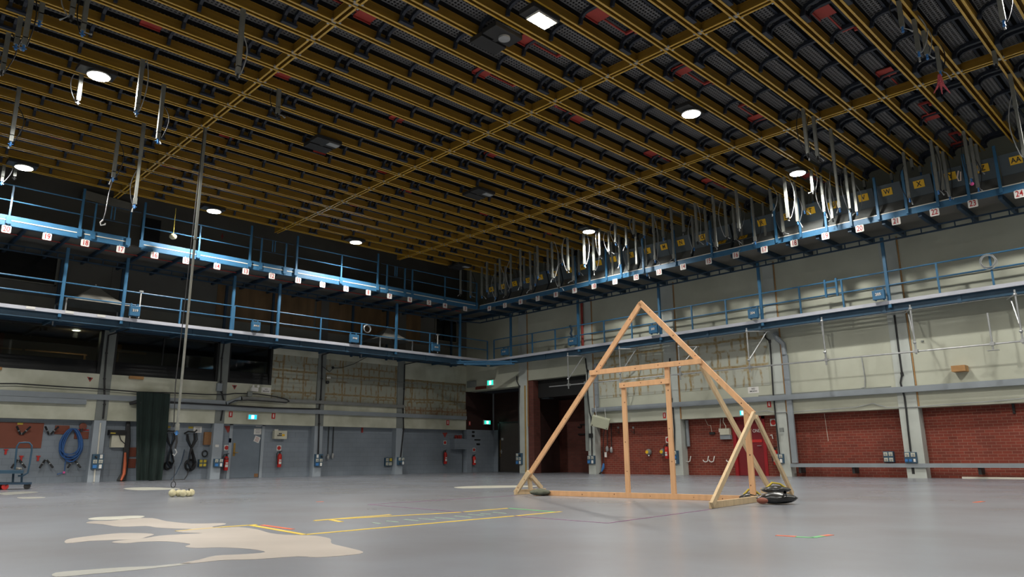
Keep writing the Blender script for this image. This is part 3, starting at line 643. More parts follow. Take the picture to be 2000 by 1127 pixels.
# far hanger posts along the back of the left catwalk
for x, y, nm in [(110,600,'19'),(232,610,'17'),(437,640,'14'),(530,650,'12'),(687,672,'9'),(755,680,'7'),(881,695,'4')]:
    Wb = Wall('L', YU-.35); u = Wb.px(x, y)[0]
    build('hanger_post', MB().wbox(Wb, u-.045, u+.045, 5.13, 7.45, -.04, .04), K['dblue'], None, 'dark blue hanger post behind the lower left catwalk railing near sign %s' % nm, 'post', 'back hanger posts of the left catwalk')
# junction boxes hung on the catwalk railings
def jbox(W, px, n, lab):
    u0, u1, w0, w1 = W.rect(*px); d = .1
    t = thing('junction_box', lab, 'electrical box', W.P((u0+u1)/2, w0, d), 'blue junction boxes on the catwalk railings')
    build('enclosure', MB().wbox(W, u0, u1, w0+.03, w1-.05, .03, .17), K['blue'], t, bevel=.008)
    h = MB()
    for u in (u0+.06, u1-.06): h.wbox(W, u-.02, u+.02, w1-.06, w1+.05, .0, .05).wbox(W, u-.02, u+.02, w0, w0+.05, .04, .1)
    build('hook', h, K['blue'], t)
    build('number_label', MB().wbox(W, (u0+u1)/2-.10, (u0+u1)/2+.10, (w0+w1)/2-.035, (w0+w1)/2+.035, .17, .173), K['cab'] if n in ('219','203','204','205') else K['white'], t)
    lettering('numeral', n, .12, W.P((u0+u1)/2, (w0+w1)/2, .173), W.right, UP, K['white'] if n in ('219','203','204','205') else K['signtext'], t, thick=.003, sx=.95, bold=.02)
WJL, WJR = Wall('L', YC+.0), Wall('R', XC+.0)
jbox(WJL, (251,596,271,620), '219', 'blue junction box numbered 219 on the lower left catwalk rail')
jbox(WJL, (489,627,505,648), '220', 'blue junction box numbered 220 on the lower left catwalk rail')
jbox(WJL, (681,652,697,671), '221', 'blue junction box on the lower left catwalk below sign 9')
jbox(WJL, (841,671,855,687), '222', 'dark blue junction box on the lower left catwalk near the corner')
jbox(WJR, (983,680,995,695), '201', 'dark blue junction box on the lower right catwalk nearest the corner')
jbox(WJR, (1114,658,1128,676), '202', 'blue junction box on the lower right catwalk left of the timber frame')
jbox(WJR, (1272,634,1288,653), '203', 'blue junction box numbered 203 on the lower right catwalk beside the roof peak')
jbox(WJR, (1465,601,1484,624), '204', 'blue junction box numbered 204 on the lower right catwalk')
jbox(WJR, (1707,565,1731,588), '205', 'blue junction box numbered 205 on the lower right catwalk')
# rail gate bracket on right catwalk, coil and bundle
W = WCR; u0,u1,w0,w1 = W.rect(1611,545,1637,580)
t = thing('ladder_bracket', 'blue ladder bracket on the lower right catwalk rail left of box 205', 'bracket', W.P(u0,w0,.03))
build('upright', MB().wbox(W,u0,u0+.06,w0,w1,.0,.06), K['blue'], t); build('upright', MB().wbox(W,u1-.06,u1,w0,w1,.0,.06), K['blue'], t)
build('rung', MB().wbox(W,u0,u1,w0+.08,w0+.11,.02,.05).wbox(W,u0,u1,w1-.12,w1-.09,.02,.05).wbox(W,u0,u1,(w0+w1)/2-.01,(w0+w1)/2+.02,.02,.05), K['blue'], t)
def coil(name, W, cx, cy, r, n, mat, lab, cat, sq=1.0, dep=.06, rr=.012, group=None):
    u, w = W.px(cx, cy); b = MB()
    for i in range(n):
        q = r*random.uniform(.82,1.05); ou, ow = random.uniform(-.03,.03), random.uniform(-.03,.03)
        b.tube([W.P(u+ou+q*math.cos(a*PI/10), w+ow+q*sq*math.sin(a*PI/10), dep*(.3+.7*i/max(1,n))) for a in range(20)], rr, 5, closed=True)
    return build(name, b, mat, None, lab, cat, group, smooth=True)
coil('cable_coil', WJL, 717, 642, .17, 5, K['dulllens'], 'white cable coil hanging on the lower left catwalk rail below sign 8', 'cable', rr=.007)
coil('cable_coil', WJR, 1931, 512, .20, 4, K['dulllens'], 'pale cable coil on the lower right catwalk railing at the right edge', 'cable')
build('cable_bundle', MB().tube([WJR.P(*WJR.px(1115,636),.05),WJR.P(*WJR.px(1119,645),.08),WJR.P(*WJR.px(1117,652),.08),WJR.P(*WJR.px(1120,660),.06)],[.05,.04,.05,.03],8), K['dblue'], None, 'blue rag bundle tied to the lower right catwalk rail above a junction box', 'bundle')
# canopies stored on the left catwalk
def canopy(lab, apx, ppx, hw, zt_):
    W = Wall('L', YC+1.2); ua, wa = W.px(*apx); t = thing('folding_canopy', lab, 'canopy', W.P(ua, 5.12, 0), 'grey canopies on the left catwalk')
    ze = W.px(*ppx)[1]; b = MB(); hy = .75; c = W.P(ua, wa, 0)
    prof = [(1,ze),(.55,ze+(wa-ze)*.35),(.2,ze+(wa-ze)*.78),(.07,wa)]
    rings = [[V((c.x+s*hw*f, c.y+e*hy*f, z)) for s, e in ((-1,-1),(1,-1),(1,1),(-1,1))] for f, z in prof]
    vs = [p for g in rings for p in g]; fs = []
    for i in range(3):
        for k in range(4): fs.append((i*4+k, i*4+(k+1)%4, (i+1)*4+(k+1)%4, (i+1)*4+k))
    fs.append((12,13,14,15)); b.add(vs, fs)
    build('roof_cloth', b, K['canvas'], t)
    build('finial', MB().cyl((c.x,c.y,wa),(c.x,c.y,wa+.06),.03,8), K['galv'], t)
    l = MB()
    for s in (-1,1):
        for e in (-1,1): build('leg', MB().box(c.x+s*hw*.96-.02,c.x+s*hw*.96+.02,c.y+e*hy*.96-.02,c.y+e*hy*.96+.02,5.12,ze+.02), K['galv'], t)
canopy('grey folding canopy on the lower left catwalk behind box 219', (187,559), (187,598), 1.0, 0)
canopy('grey folding canopy on the lower left catwalk near the far corner', (757,640), (757,667), .9, 0)
# small post with a white top, hanging gear of the left catwalk
W = WJL
for (x, y0, y1, lab) in [(276,571,622,'thin white post with square cap beside junction box 219'),(855,655,690,'thin pale post beside the corner junction box of the left catwalk')]:
    u, w1 = W.px(x, y0, .06); w0 = W.px(x, y1, .06)[1]
    t = thing('white_post', lab, 'post', W.P(u, w0, .06))
    build('rod', MB().wbox(W,u-.015,u+.015,w0,w1,.045,.075), K['white'], t); build('cap', MB().wbox(W,u-.06,u+.06,w1,w1+.05,.02,.10), K['dulllens'], t)
# blue pipes lying across the inside corner
for i, (a, b, z) in enumerate([((878,706),(1022,706),4.93),((906,712),(1005,711),4.86),((880,709.5),(1000,709),4.90)]):
    def q(px, z):
        r = ray(*px); t = (22.75+24.9-0)/(r.x+r.y); p = V((0,0,H))+r*t; return p
    A, B = q(a, z), q(b, z)
    build('blue_pipe', MB().cyl(A, B, .035, 10), K['blue'], None, ['long blue steel tube lying across the far corner, upper','blue steel tube lying across the far corner, lowest','blue steel tube lying across the far corner, in between'][i], 'tube', 'blue tubes across the corner')
# ================================================================== TELESCOPIC HANGING POLES
PR = [((1568.7,209.5),(1578.7,309)),((1591,222),(1598,314)),((1634,262),(1641,415)),((1760,7),(1764,64)),((1788,39),(1796,112)),((1808,60),(1812,117)),((1828,90),(1838,149)),((1942.5,103),(1947,135)),((1974.5,142),(2003,315)),((1955,0),(1962,53)),
((1765,304),(1777.7,395)),((1780,311),(1783,334)),((1795,324),(1799.5,344.5)),((1740,338),(1743.5,359.5)),((1817,275),(1833.5,380)),((1830.5,286),(1844,379)),((1842.5,301),(1856,392)),((1881.7,260),(1898,357)),((1895,273.5),(1912,375)),((1906.6,282.6),(1915.7,341)),
((1503,372),(1508,418)),((1525,393),(1531,460)),((1531.7,351),(1540,433)),((1550,360),(1559,440)),((1565,366),(1571.6,418)),((1583,336),(1589,380)),((1600,347),(1611.6,421)),((1618,356),(1627.4,434)),((1653,330),(1661,415)),((1666.7,339),(1675,421)),((1687.8,352.8),(1690,373)),((1586,384.5),(1589,400)),
((1314,409),(1316.6,512)),((1334.7,416),(1336,459)),((1353,420),(1356,490)),((1359,390),(1363,478)),((1377,406),(1381.4,479)),((1395,395),(1400,489)),((1414.6,395),(1420.6,469)),((1431,395),(1437,475)),((1438,375),(1444,453)),((1473,400),(1475.7,478)),((1490.8,395),(1497,476)),((1447.8,409),(1452,490)),
((1078,474),(1079.4,548)),((1098,476.7),(1098.3,519)),((1108.7,465),(1110,534)),((1118,485),(1120,553)),((1140,459.6),(1142,522)),((1129.4,490),(1131.4,537)),((1147.9,478),(1148.4,508)),((1159,465),(1160.6,534)),((1169.7,451),(1172.6,505)),((1178.3,490),(1180.5,534)),((1189.6,456.8),(1190.4,497)),((1195.3,475),(1197.6,542)),((1209.5,468),(1211.5,522)),((1202.4,442.6),(1203.2,480)),((1223,445.4),(1224.3,485)),((1227.4,472),(1229.4,534)),((1237.9,428.4),(1239,463)),((1243,460),(1244.4,522)),((1257.8,431),(1259,466)),((1261,455),(1264,540)),((1275.4,422.7),(1280,514)),((1294.7,425.6),(1296,471)),
((996.5,499),(998,568)),((1023.5,500),(1024,554)),((1016.4,493.7),(1017,565)),((966.7,514),(967.6,585)),((1049,482.3),(1050.5,545)),((1044.8,493),(1045.4,559)),((1063.3,510),(1063.8,559)),((1070.4,482),(1070.6,534)),((1090.8,495),(1092,565)),((986.6,520),(987.5,582)),((951,517),(951.2,571)),((941,518),(941.2,583)),((918.5,524),(919,582)),((1036,497),(1036.3,571)),((899,523),(899.3,579)),((976,511),(976.5,571))]
PLF = [((474,21),(463.3,156)),((543,177.5),(541.4,231)),((154,158),(151,206)),((278.7,124),(266,226)),((321.3,170),(307.5,281)),((35.5,177.5),(19.5,286)),((232.5,255.6),(220,355)),((283,236),(262,408)),((396.5,250),(344.5,851)),((140,0),(138,42)),((167,0),(160,72)),((78,0),(76,52)),((57,0),(45,100)),((33,35),(30,98)),((10.5,72),(3,148)),((6,330),(2,362)),((29,335),(27,352))]
def pole(top, bot, lab, grp, thick=.05, loop=0, plain=False, cable=True):
    P = PZ(top[0], top[1], ZG); k = round((P.y-RUN0)/RSP); y = RUN0+RSP*min(k, 21)
    r = ray(*bot); t = y/r.y; x = r.x*t; z = H + r.z*t
    if x > XE-.1 and grp.startswith('poles'): pass
    top_z = ZG+.03; Ln = top_z-z
    o = thing('telescopic_pole', lab, 'hanging pole', (x,y,z), grp)
    s1 = thick/2
    zs = [top_z, z+Ln*.62, z+.26] if Ln > 1.6 else [top_z, z+.26]
    for i in range(len(zs)-1):
        w = s1*(1-.22*i)
        build('tube', MB().box(x-w,x+w,y-w,y+w,zs[i+1],zs[i]), K['pole'], o)
        if i: build('collar', MB().box(x-w-.012,x+w+.012,y-w-.012,y+w+.012,zs[i]-.05,zs[i]+.02), K['pole'], o)
    b = MB().box(x-.05,x+.05,y-.05,y+.05,top_z-.02,top_z+.02)
    build('trolley', b, K['lampbox'], o)
    build('end_block', MB().box(x-.04,x+.04,y-.04,y+.04,z+.12,z+.28), K['pole'], o)
    build('spigot', MB().cyl((x,y,z+.13),(x,y,z+.03),.022,8).cyl((x-.05,y,z+.06),(x+.05,y,z+.06),.012,6).lathe((x,y,z),[(.012,0),(.03,.02),(.02,.05)],8), K['plug'] if random.random() < .5 else K['lampbox'], o)
    if cable and Ln > .6:
        s = random.choice((-1, 1)); q = random.uniform(.10, .2); e = z+random.uniform(-.05,.1)
        h = min(Ln-.1, random.uniform(.7, 1.6)) if not loop else min(Ln-.05, loop)
        u = V((.72,-.70,0))*s
        pts = []
        for i in range(9):
            f = i/8; pts.append(V((x,y,z+.25+h*(1-f))) + u*(.035+q*math.sin(f*PI*.9)*(1.3 if loop else 1)) - UP*(.22*max(0,f-.6)))
        pts.append(V((x,y,z+.1))+u*.05)
        build('cable', MB().tube(pts, .011, 5), K['dulllens'] if (loop or random.random() < .3) else K['rubber'], o, smooth=True)
        pe = V((x,y,z+.12)); d = u*random.uniform(-.22,.22)
        build('plug', MB().tube([pe+u*.04, pe+d*.6-UP*.05, pe+d-UP*random.uniform(.06,.22)], [.009,.009,.02], 6), K['dulllens'], o)
    return o
# labels from the nearest number sign and the order between signs
gaps = {}
SX = sorted((p[0], n) for n, p in NR.items())
for i, (a, b) in enumerate(PR):
    if b[1] < 160: gaps.setdefault('top', []).append(i); continue
    left = [n for x, n in SX if x <= b[0]]; g = left[-1] if left else 3
    if b[0] > 1930 : g = 24
    gaps.setdefault(g, []).append(i)
for g, L in gaps.items():
    L.sort(key=lambda i: PR[i][1][0]); N_ = len(L)
    ordn = ['first','second','third','fourth','fifth','sixth','seventh','eighth','ninth','tenth','eleventh']
    for j, i in enumerate(L):
        if g == 'top': lab = 'short hanging pole at the upper right of the ceiling, %s from the left' % ordn[j]
        elif g == 24: lab = 'bright hanging pole at the right edge beside the AA sign'
        else:
            w = 'above right gallery signs %d and %d' % (g, g+1) if g > 3 else 'in the far corner left of sign 4'
            lab = 'grey hanging pole %s' % w + ('' if N_ == 1 else ', %s of %d from left' % (ordn[j], N_))
        dark = PR[i][1][0] < 1070
        pole(PR[i][0], PR[i][1], lab, 'poles hanging along the right gallery', thick=.075 if g == 'top' or PR[i][1][0] > 1500 else .07, loop=1.5 if PR[i][1] in ((1540,433),(1142,522),(1110,534),(1589,380),(1079.4,548)) else 0)
LLAB = ['grey hanging pole left of the first cross beam at the top of the ceiling','short dim hanging pole right of the first cross beam','brightly lit short pole with cable loop under the nearest left lamp','bright hanging pole right of the nearest left lamp, upper one','hanging pole with curled cable end right of the nearest left lamp','grey hanging pole with yellowish block near the left edge','grey hanging pole with yellowish block left of the long pole over sign 16','long grey pole hanging to sign 17 with yellowish block','very long thin pole hanging almost to the floor in front of the dark curtain',
 'dim short pole at the top left, right one of the upper pair','dim pole with block and cables at the top left near the lamp','dim short pole at the top left, left of the pair','dark pole in the top left corner with clamp, thick one','dark pole in the top left corner, second from the left edge','dim pole at the left edge above the lamp height','bright pole with big white cable loop at the left edge over sign 20','short clamp pole beside the lamp at the left edge']
for i, (a, b) in enumerate(PLF):
    pole(a, b, LLAB[i], 'poles hanging at the left', thick=.08 if i != 8 else .058, loop=1.2 if i in (2,15) else 0, cable=i != 8)
# rope, chain hook, ball and ribbon hanging from the grid
def hang(name, lab, cat, top, bot, grpfn):
    P = PZ(top[0], top[1], ZG); k = min(21, round((P.y-RUN0)/RSP)); y = RUN0+RSP*k; r = ray(*bot); t = y/r.y
    return V((r.x*t, y, H+r.z*t))
e = hang('', '', '', (216,300), (200,440), None)
t = thing('hanging_rope', 'pale rope with a hook hanging left of sign 17', 'rope', e)
a_ = MB().tube([e+V((.06,-.06,2.1)), e+V((.10,-.1,1.4)), e+V((.05,-.05,.95)), e+V((.03,-.03,.4)), e+V((0,0,.15))], .012, 5); build('rope', a_, K['dulllens'], t, smooth=True)
build('hook', MB().tube([e+V((0,0,.15)), e+V((-.05,.05,.08)), e+V((-.03,.03,.0)), e+V((.05,-.05,.02)), e+V((.05,-.05,.06))], .018, 6), K['white'], t, smooth=True)
E_ = PY_(338, 462, YG-.5); 
t = thing('hanging_ball', 'white ball hanging on a thin cord between signs 16 and 15', 'ball', E_-UP*.12)
build('ball', MB().ball(E_, .12, 8, (1,1,.85)), K['buoy'], t); build('cord', MB().cyl(E_+UP*.1, E_+UP*1.0, .01, 5), K['strapyel'], t)
pr = hang('', '', '', (1830,100), (1840,182), None)
t = thing('ribbon', 'red and white ribbon tied to a pole at the upper right', 'ribbon', pr)
rb = MB()
for s in (-1,0,1): rb.tube([pr+UP*.42, pr+UP*.2+V((.03*s,-.03*s,0)), pr+V((.12*s,-.12*s,.0 if s else -.02))], [.035,.03,.008], 5)
build('tails', rb, M('ribbon_pink', (.55,.10,.12), .6, var=.5, scale=30), t)
# cable with pink tape beneath sign Z and bright hook near sign Y
q = hang('', '', '', (1895,262), (1898.5,359), None)
build('pink_tag', MB().ball(q, .05, 6), K['pink'], None, 'pink tape knot at the end of a pole near sign 23', 'tag')
q = PX_(1871, 345, XG-.6)
build('cable_hook', MB().tube([q+V((0,-.03,.16)), q+V((0,.02,-.02)), q+V((0,0,-.12)), q+V((0,-.05,-.13)), q+V((0,-.08,.12))], .016, 6), M('lit_cable', (.75,.60,.50), .5), None, 'bright looped cable end hanging right of sign Y', 'cable', smooth=True)
# ================================================================== LEFT WALL FITTINGS
def wbx(name, W, px, d0, d1, mat, lab, cat, group=None, parent=None, bevel=0, **k):
    u0,u1,w0,w1 = W.rect(*px, (d0+d1)/2)
    return build(name, MB().wbox(W,u0,u1,w0,w1,d0,d1), mat, parent, lab, cat, group, bevel=bevel, **k)
# trunkings along the wall
def run(name, W, z0, z1, ua, ub, d0, d1, mat, lab, cat, group=None): return build(name, MB().wbox(W,ua,ub,z0,z1,d0,d1), mat, None, lab, cat, group)
run('cable_trunking', LU, lz(2.75), lz(2.93), -6, 11.95, .02, .12, K['trunk'], 'upper grey cable trunking along the left wall under the windows', 'trunking', 'grey trunking on the left wall')
run('cable_trunking', LU, lz(2.57), lz(2.74), -6, 7.1, .02, .16, K['trunk'], 'short lower grey trunking at the left end of the left wall', 'trunking', 'grey trunking on the left wall')
run('cable_trunking', LU, lz(2.56), lz(2.73), 9.6, 24.35, .02, .13, K['trunk'], 'lower grey trunking over the grey door and extinguishers', 'trunking', 'grey trunking on the left wall')
run('cable_trunking', LU, lz(2.99), lz(3.12), 12.55, 20.5, .02, .12, M('old_trunking', (.20,.205,.195), .6), 'grey trunking below the stained panels of the left wall', 'trunking', 'grey trunking on the left wall')
build('trunking_bend', MB().bar(LU.P(12.0,lz(2.83),.07), LU.P(12.6,lz(3.06),.07), .1, .13), K['trunk'], None, 'slanted trunking bend right of the second window column', 'trunking')
pts = [LU.P(*LU.px(x,y),.14) for x, y in [(-20,750),(30,750),(120,756),(175,759),(215,762),(265,766),(330,768),(400,771),(440,771),(456,769),(500,770),(535,775),(556,780),(562,784),(556,787),(520,784),(480,782),(456,783),(444,789)]]
build('cable', MB().tube(pts, .022, 6), K['rubber'], None, 'thick black cable strung along the left wall below the windows', 'cable', smooth=True)
pts = [LU.P(*LU.px(x,y),.16) for x, y in [(330,786),(400,790),(437,792),(520,797),(600,799),(618,799)]]
build('cable', MB().tube(pts, .03, 6), K['rubber'], None, 'black cable lying on the lower grey trunking by the exit sign', 'cable', smooth=True)
for i, ps in enumerate([[(211,655),(207,690),(203,740),(203,790),(200,818)],[(437,668),(432,700),(430,745),(431,765),(436,783),(434,800),(430,822)],[(628,694),(627,740),(625,780),(622,800),(622,828),(620,890)],[(789,712),(788,760),(786,800),(787,838),(780,905)]]):
    W = LU; pts = [W.P(*W.px(x,y),.06) for x, y in ps]
    b = MB().tube(pts, .028, 7)
    for p in pts[1:-1]: b.box(p.x-.04,p.x+.04,p.y-.03,p.y+.04,p.z-.02,p.z+.02)
    build('conduit', b, K['rubber'], None, 'black vertical cable on the %s left wall column' % ['first','second','third','fourth'][i], 'conduit', 'vertical cables on the left columns')
    if i != 1:
        tops = [(211,655),(225,652),(245,648)] if i == 0 else [(628,694),(660,682),(690,676)] if i == 2 else [(789,712),(815,706),(830,700)]
        P0 = [LU.P(*LU.px(*tops[0]),.06), LU.P(*LU.px(*tops[1]),.5), LU.P(*LU.px(*tops[2]),1.1)]
        build('conduit', MB().tube(P0, .022, 6), K['rubber'], None, 'black cable running from the %s left column out to the catwalk' % ['first','','third','fourth'][i], 'conduit', smooth=True)
# boards and brackets
W = LB
wbx('wall_board', W, (-30,825,83,875), .0, .03, K['oxide'], 'large red brown board on the grey wall behind the trolley', 'board', 'red brown boards on the left wall')
wbx('wall_board', W, (107,831,135,848), .0, .03, K['oxide'], 'small red brown board left of the blue hose', 'board', 'red brown boards on the left wall')
wbx('wall_board', W, (145,843,173,857), .0, .03, K['oxide'], 'small red brown board right of the blue hose', 'board', 'red brown boards on the left wall')
wbx('wall_board', W, (249,874,266,892), .0, .03, K['oxide'], 'upper red board beside the dark curtain', 'board', 'red boards beside the curtain')
wbx('wall_board', W, (247,896,265,914), .0, .03, K['oxide'], 'lower red board beside the dark curtain', 'board', 'red boards beside the curtain')
wbx('pale_batten', W, (128,838.5,174,841), .005, .02, K['redtext'], 'thin red batten behind the blue hose', 'batten')
wbx('label_plate', W, (34,825.5,45,829.5), .03, .034, K['strapyel'], 'yellow label on top of the large red brown board', 'label', 'yellow wall labels')
wbx('label_plate', W, (325,832,333,836), .0, .004, K['strapyel'], 'yellow label right of the dark curtain', 'label', 'yellow wall labels')
wbx('label_plate', W, (368,833,377,837), .0, .004, K['strapyel'], 'yellow label above the right cable bundle', 'label', 'yellow wall labels')
u, w = W.px(161,833); t = thing('cable_drum', 'red brown disc on a black bracket above the blue hose', 'disc', W.P(u,w-.12,.1))
build('disc', MB().lathe(W.P(u,w,.05), [(.115,0),(.12,.02),(.115,.04),(.03,.045)], 20, W.out), K['oxide'], t); build('bracket', MB().bar(W.P(u-.12,w-.2,.08), W.P(u,w-.08,.08), .04, .05), K['rubber'], t)
def vhook(pc, inv, lab):
    u, w = W.px(*pc); t = thing('padded_hook', lab, 'wall hook', W.P(u,w,.05), 'black padded wall hooks')
    s = 1 if inv else -1
    for e in (-1,1):
        A = W.P(u+e*.03, w+s*.12, .06); B = W.P(u+e*.19, w-s*.12, .24)
        build('arm', MB().tube([A, B], .032, 8), K['rubber'], t); build('sleeve_gap', MB().tube([A+(B-A)*.45, A+(B-A)*.55], .034, 8), K['galv'], t)
    build('base', MB().wbox(W, u-.05, u+.05, w+s*.10-.03, w+s*.10+.03, 0, .06), K['galv'], t)
vhook((42,841), False, 'black padded V hook on the large red brown board'); vhook((97,841), False, 'black padded V hook right of the large red brown board')
vhook((34,906), True, 'black padded hook low on the wall behind the trolley'); vhook((88,906), True, 'black padded hook low on the wall right of the trolley'); vhook((142,906), True, 'black padded hook low on the wall under the blue hose')
for (x, y, lab) in [(41,895,'red T bracket behind the trolley handle'),(74,895,'red T bracket right of the trolley handle'),(137,895,'red T bracket below the blue hose'),(11,882,'red T bracket under the large red brown board')]:
    u, w = W.px(x, y)
    build('hook_bracket', MB().wbox(W,u-.06,u+.06,w+.05,w+.08,0,.05).wbox(W,u-.03,u+.03,w-.09,w+.05,0,.04), K['red'], None, lab, 'bracket', 'red T brackets on the left wall')
# blue hose coil
t = thing('hose_coil', 'coil of blue hose hanging on a wall hook', 'hose', W.P(*W.px(138,862),.1))
b = MB(); uc, wc = W.px(138,862)
for i in range(13):
    a_ = random.uniform(.26,.37); h_ = random.uniform(.40,.56); o_ = random.uniform(-.06,.06)
    b.tube([W.P(uc+o_+a_*.9*math.sin(q*PI/12)*(1-.25*math.cos(q*PI/12)), wc+.42+h_*(math.cos(q*PI/12)-1), .05+.014*i) for q in range(24)], .016, 6, closed=True)
build('loops', b, K['bluehose'], t, smooth=True)
build('tail', MB().tube([W.P(uc-.08,wc-.4,.12), W.P(uc-.1,wc-.75,.08), W.P(uc-.08,wc-1.02,.06), W.P(uc-.3,wc-1.08,.1)], .016, 6), K['bluehose'], t, smooth=True)
build('tape', MB().ball(W.P(uc-.1,wc-1.03,.07), .04, 6), K['pink'], t)
# white switch box with black top, cable bundle, curtain
t = thing('switch_box', 'white box with black top on the grey wall left of the curtain', 'switch box', W.P(*W.px(228,875),.1))
wbx('case', W, (216,850,242,874), .0, .2, K['sock'], None, None, None, t); wbx('black_top', W, (212,840,244,850), .0, .24, K['black'], None, None, None, t)
wbx('label_strip', W, (216,845,226,847), .24, .243, K['strapyel'], None, None, None, t); build('lead', MB().tube([W.P(*W.px(229,850),.22),W.P(*W.px(232,860),.24),W.P(*W.px(241,868),.22)], .015, 6), K['rubber'], t)
t = thing('cable_bundle', 'dark cables with an orange hose hanging beside the white switch box', 'cables', W.P(*W.px(236,940),.1))
for i in range(6):
    o = (i-3)*1.6
    build('cable', MB().tube([W.P(*W.px(249+o*.5,824),.10), W.P(*W.px(247+o,860),.14), W.P(*W.px(243+o,900),.14), W.P(*W.px(240+o,925),.15), W.P(*W.px(233+o*1.5,939),.2)], .035, 7), K['rubber'], t, smooth=True)
build('orange_hose', MB().tube([W.P(*W.px(241,884),.2), W.P(*W.px(240,905),.23), W.P(*W.px(238,925),.24), W.P(*W.px(231,938.5),.3)], [.035,.055,.055,.035], 8), K['orange'], t, smooth=True)
def sheet(W, top, n, bot, d, name, mat, lab, cat):
    b = MB(); rows = 10; vs = []; fs = []
    (tx0,ty0),(tx1,ty1) = top; (bx0,by0),(bx1,by1) = bot
    for r in range(rows+1):
        f = r/rows
        for c in range(n+1):
            g = c/n; bulge = (1-abs(f-.4)*1.2)*6*g
            x = (tx0+(tx1-tx0)*g)*(1-f) + (bx0+(bx1-bx0)*g)*f + (bulge*.6 if g > .8 else 0); y = (ty0+(ty1-ty0)*g)*(1-f) + (by0+(by1-by0)*g)*f
            p = W.P(*W.px(x, y, d), d); q = .07*math.sin(g*19+f*1.1)*(.35+.65*f) + .02*math.sin(g*43)
            vs.append(p + W.out*q)
    m = len(vs); vs2 = [p - W.out*.012 for p in vs]
    for r in range(rows):
        for c in range(n):
            i = r*(n+1)+c; fs.append((i,i+1,i+n+2,i+n+1)); fs.append((m+i+n+1,m+i+n+2,m+i+1,m+i))
    b.add(vs+vs2, fs)
    for c in range(n): b.f += [(c, m+c, m+c+1, c+1), (rows*(n+1)+c+1, m+rows*(n+1)+c+1, m+rows*(n+1)+c, rows*(n+1)+c)]
    return build(name, b, mat, None, lab, cat, smooth=True)
sheet(LU, ((267,765),(331,769)), 40, ((265,938.5),(314,938)), .32, 'curtain', K['curtain'], 'dark green curtain hanging from the trunking to the floor', 'curtain')
build('curtain_clamp', MB().tube([LU.P(*LU.px(250,789),.15), LU.P(*LU.px(262,786),.22), LU.P(*LU.px(270,788),.3)], [.05,.07,.04], 8), K['rubber'], None, 'black cable clamp on the trunking left of the curtain', 'clamp')
# hanging cable looms right of the curtain
def loom(cx, top, bot, wid, n, lab):
    t = thing('cable_loom', lab, 'cables', W.P(*W.px(cx, bot), .1), 'black cable looms on the left wall')
    build('hook', MB().tube([W.P(*W.px(cx-wid,top+3),.05), W.P(*W.px(cx-wid*.5,top-1),.15), W.P(*W.px(cx+wid*.6,top),.18), W.P(*W.px(cx+wid,top-4),.2)], .03, 7), K['rubber'], t)
    for j in range(n):
        s = random.uniform(.5,1); mid = (top+bot)/2-8; ph = random.uniform(-2,2)
        pts = [(cx-wid*s,top+4),(cx-wid*s+ph,(top+mid)/2),(cx+ph*.4,mid),(cx+wid*s*.8,(mid+bot)/2+6),(cx+ph,bot-3),(cx-wid*s*.8,(mid+bot)/2+8),(cx+ph*.5,mid+2),(cx+wid*s,(top+mid)/2),(cx+wid*s*.9,top+2)]
        build('cable', MB().tube([W.P(*W.px(x,y),.10+.02*j) for x, y in pts], .016, 6), K['rubber'] if j % 3 else K['dblue'], t, smooth=True)
loom(330, 843, 918, 9, 6, 'tangled black cable loom just right of the curtain')
loom(370, 844, 920, 11, 9, 'thick black cable loom under the white notice')
coil('cable_coil', LB, 327, 909, .13, 6, K['rubber'], 'small black cable coil low on the wall by the curtain', 'cable', 1.1, .15, .014)
coil('cable_coil', LB, 369, 908, .18, 7, K['rubber'], 'black cable coil low on the wall under the right loom', 'cable', 1.1, .15, .016)
pts = [W.P(*W.px(x,y),d) for x, y, d in [(366,915,.15),(362,928,.18),(354,936.3,.3),(330,937.8,.3),(300,938.6,.45),(282,939,.45)]]
build('cable', MB().tube(pts, .022, 6), K['rubber'], None, 'black cable trailing along the floor from the right loom to the curtain', 'cable', smooth=True)
pts = [W.P(*W.px(x,y),d) for x, y, d in [(358,878,.12),(352,902,.14),(340,925,.2),(326,937.6,.35)]]
build('cable', MB().tube(pts, .016, 6), K['dblue'], None, 'blue cable sloping down to the floor between the looms', 'cable', smooth=True)
# notice, cork box
def notice(px, W, mat, lab, lines=4, rot=0, d=.004, cat='notice', col='signtext'):
    u0,u1,w0,w1 = W.rect(*px); uc, wc = (u0+u1)/2, (w0+w1)/2; c, s = math.cos(rot), math.sin(rot); hw, hh = (u1-u0)/2, (w1-w0)/2
    T = lambda a, e: (uc+a*c-e*s, wc+a*s+e*c)
    t = thing('notice', lab, cat, W.P(uc, w0, 0))
    build('sheet', MB().wpoly(W, [T(-hw,-hh),T(hw,-hh),T(hw,hh),T(-hw,hh)], d-.003, d), mat, t)
    b = MB()
    for i in range(lines):
        e = hh*(.6-1.2*i/max(1,lines-1)); q = hw*random.uniform(.5,.78)
        b.wpoly(W, [T(-q,e-hh*.07),T(q,e-hh*.07),T(q,e+hh*.07),T(-q,e+hh*.07)], d, d+.001)
    build('print_lines', b, K[col], t); return t
K['print'] = M('grey_print', (.30,.30,.32), .6)
notice((378,833,394,845), LB, K['white'], 'white notice on the grey wall above the right cable loom', 5, col='print')
t = thing('cork_box', 'brown wooden box on the grey wall left of the second column', 'box', LB.P(*LB.px(406,869),.1))
wbx('case', LB, (398,844,416,869), 0, .12, K['cork'], None, None, None, t); wbx('lid', LB, (399,845,415,868), .12, .13, K['cork'], None, None, None, t)
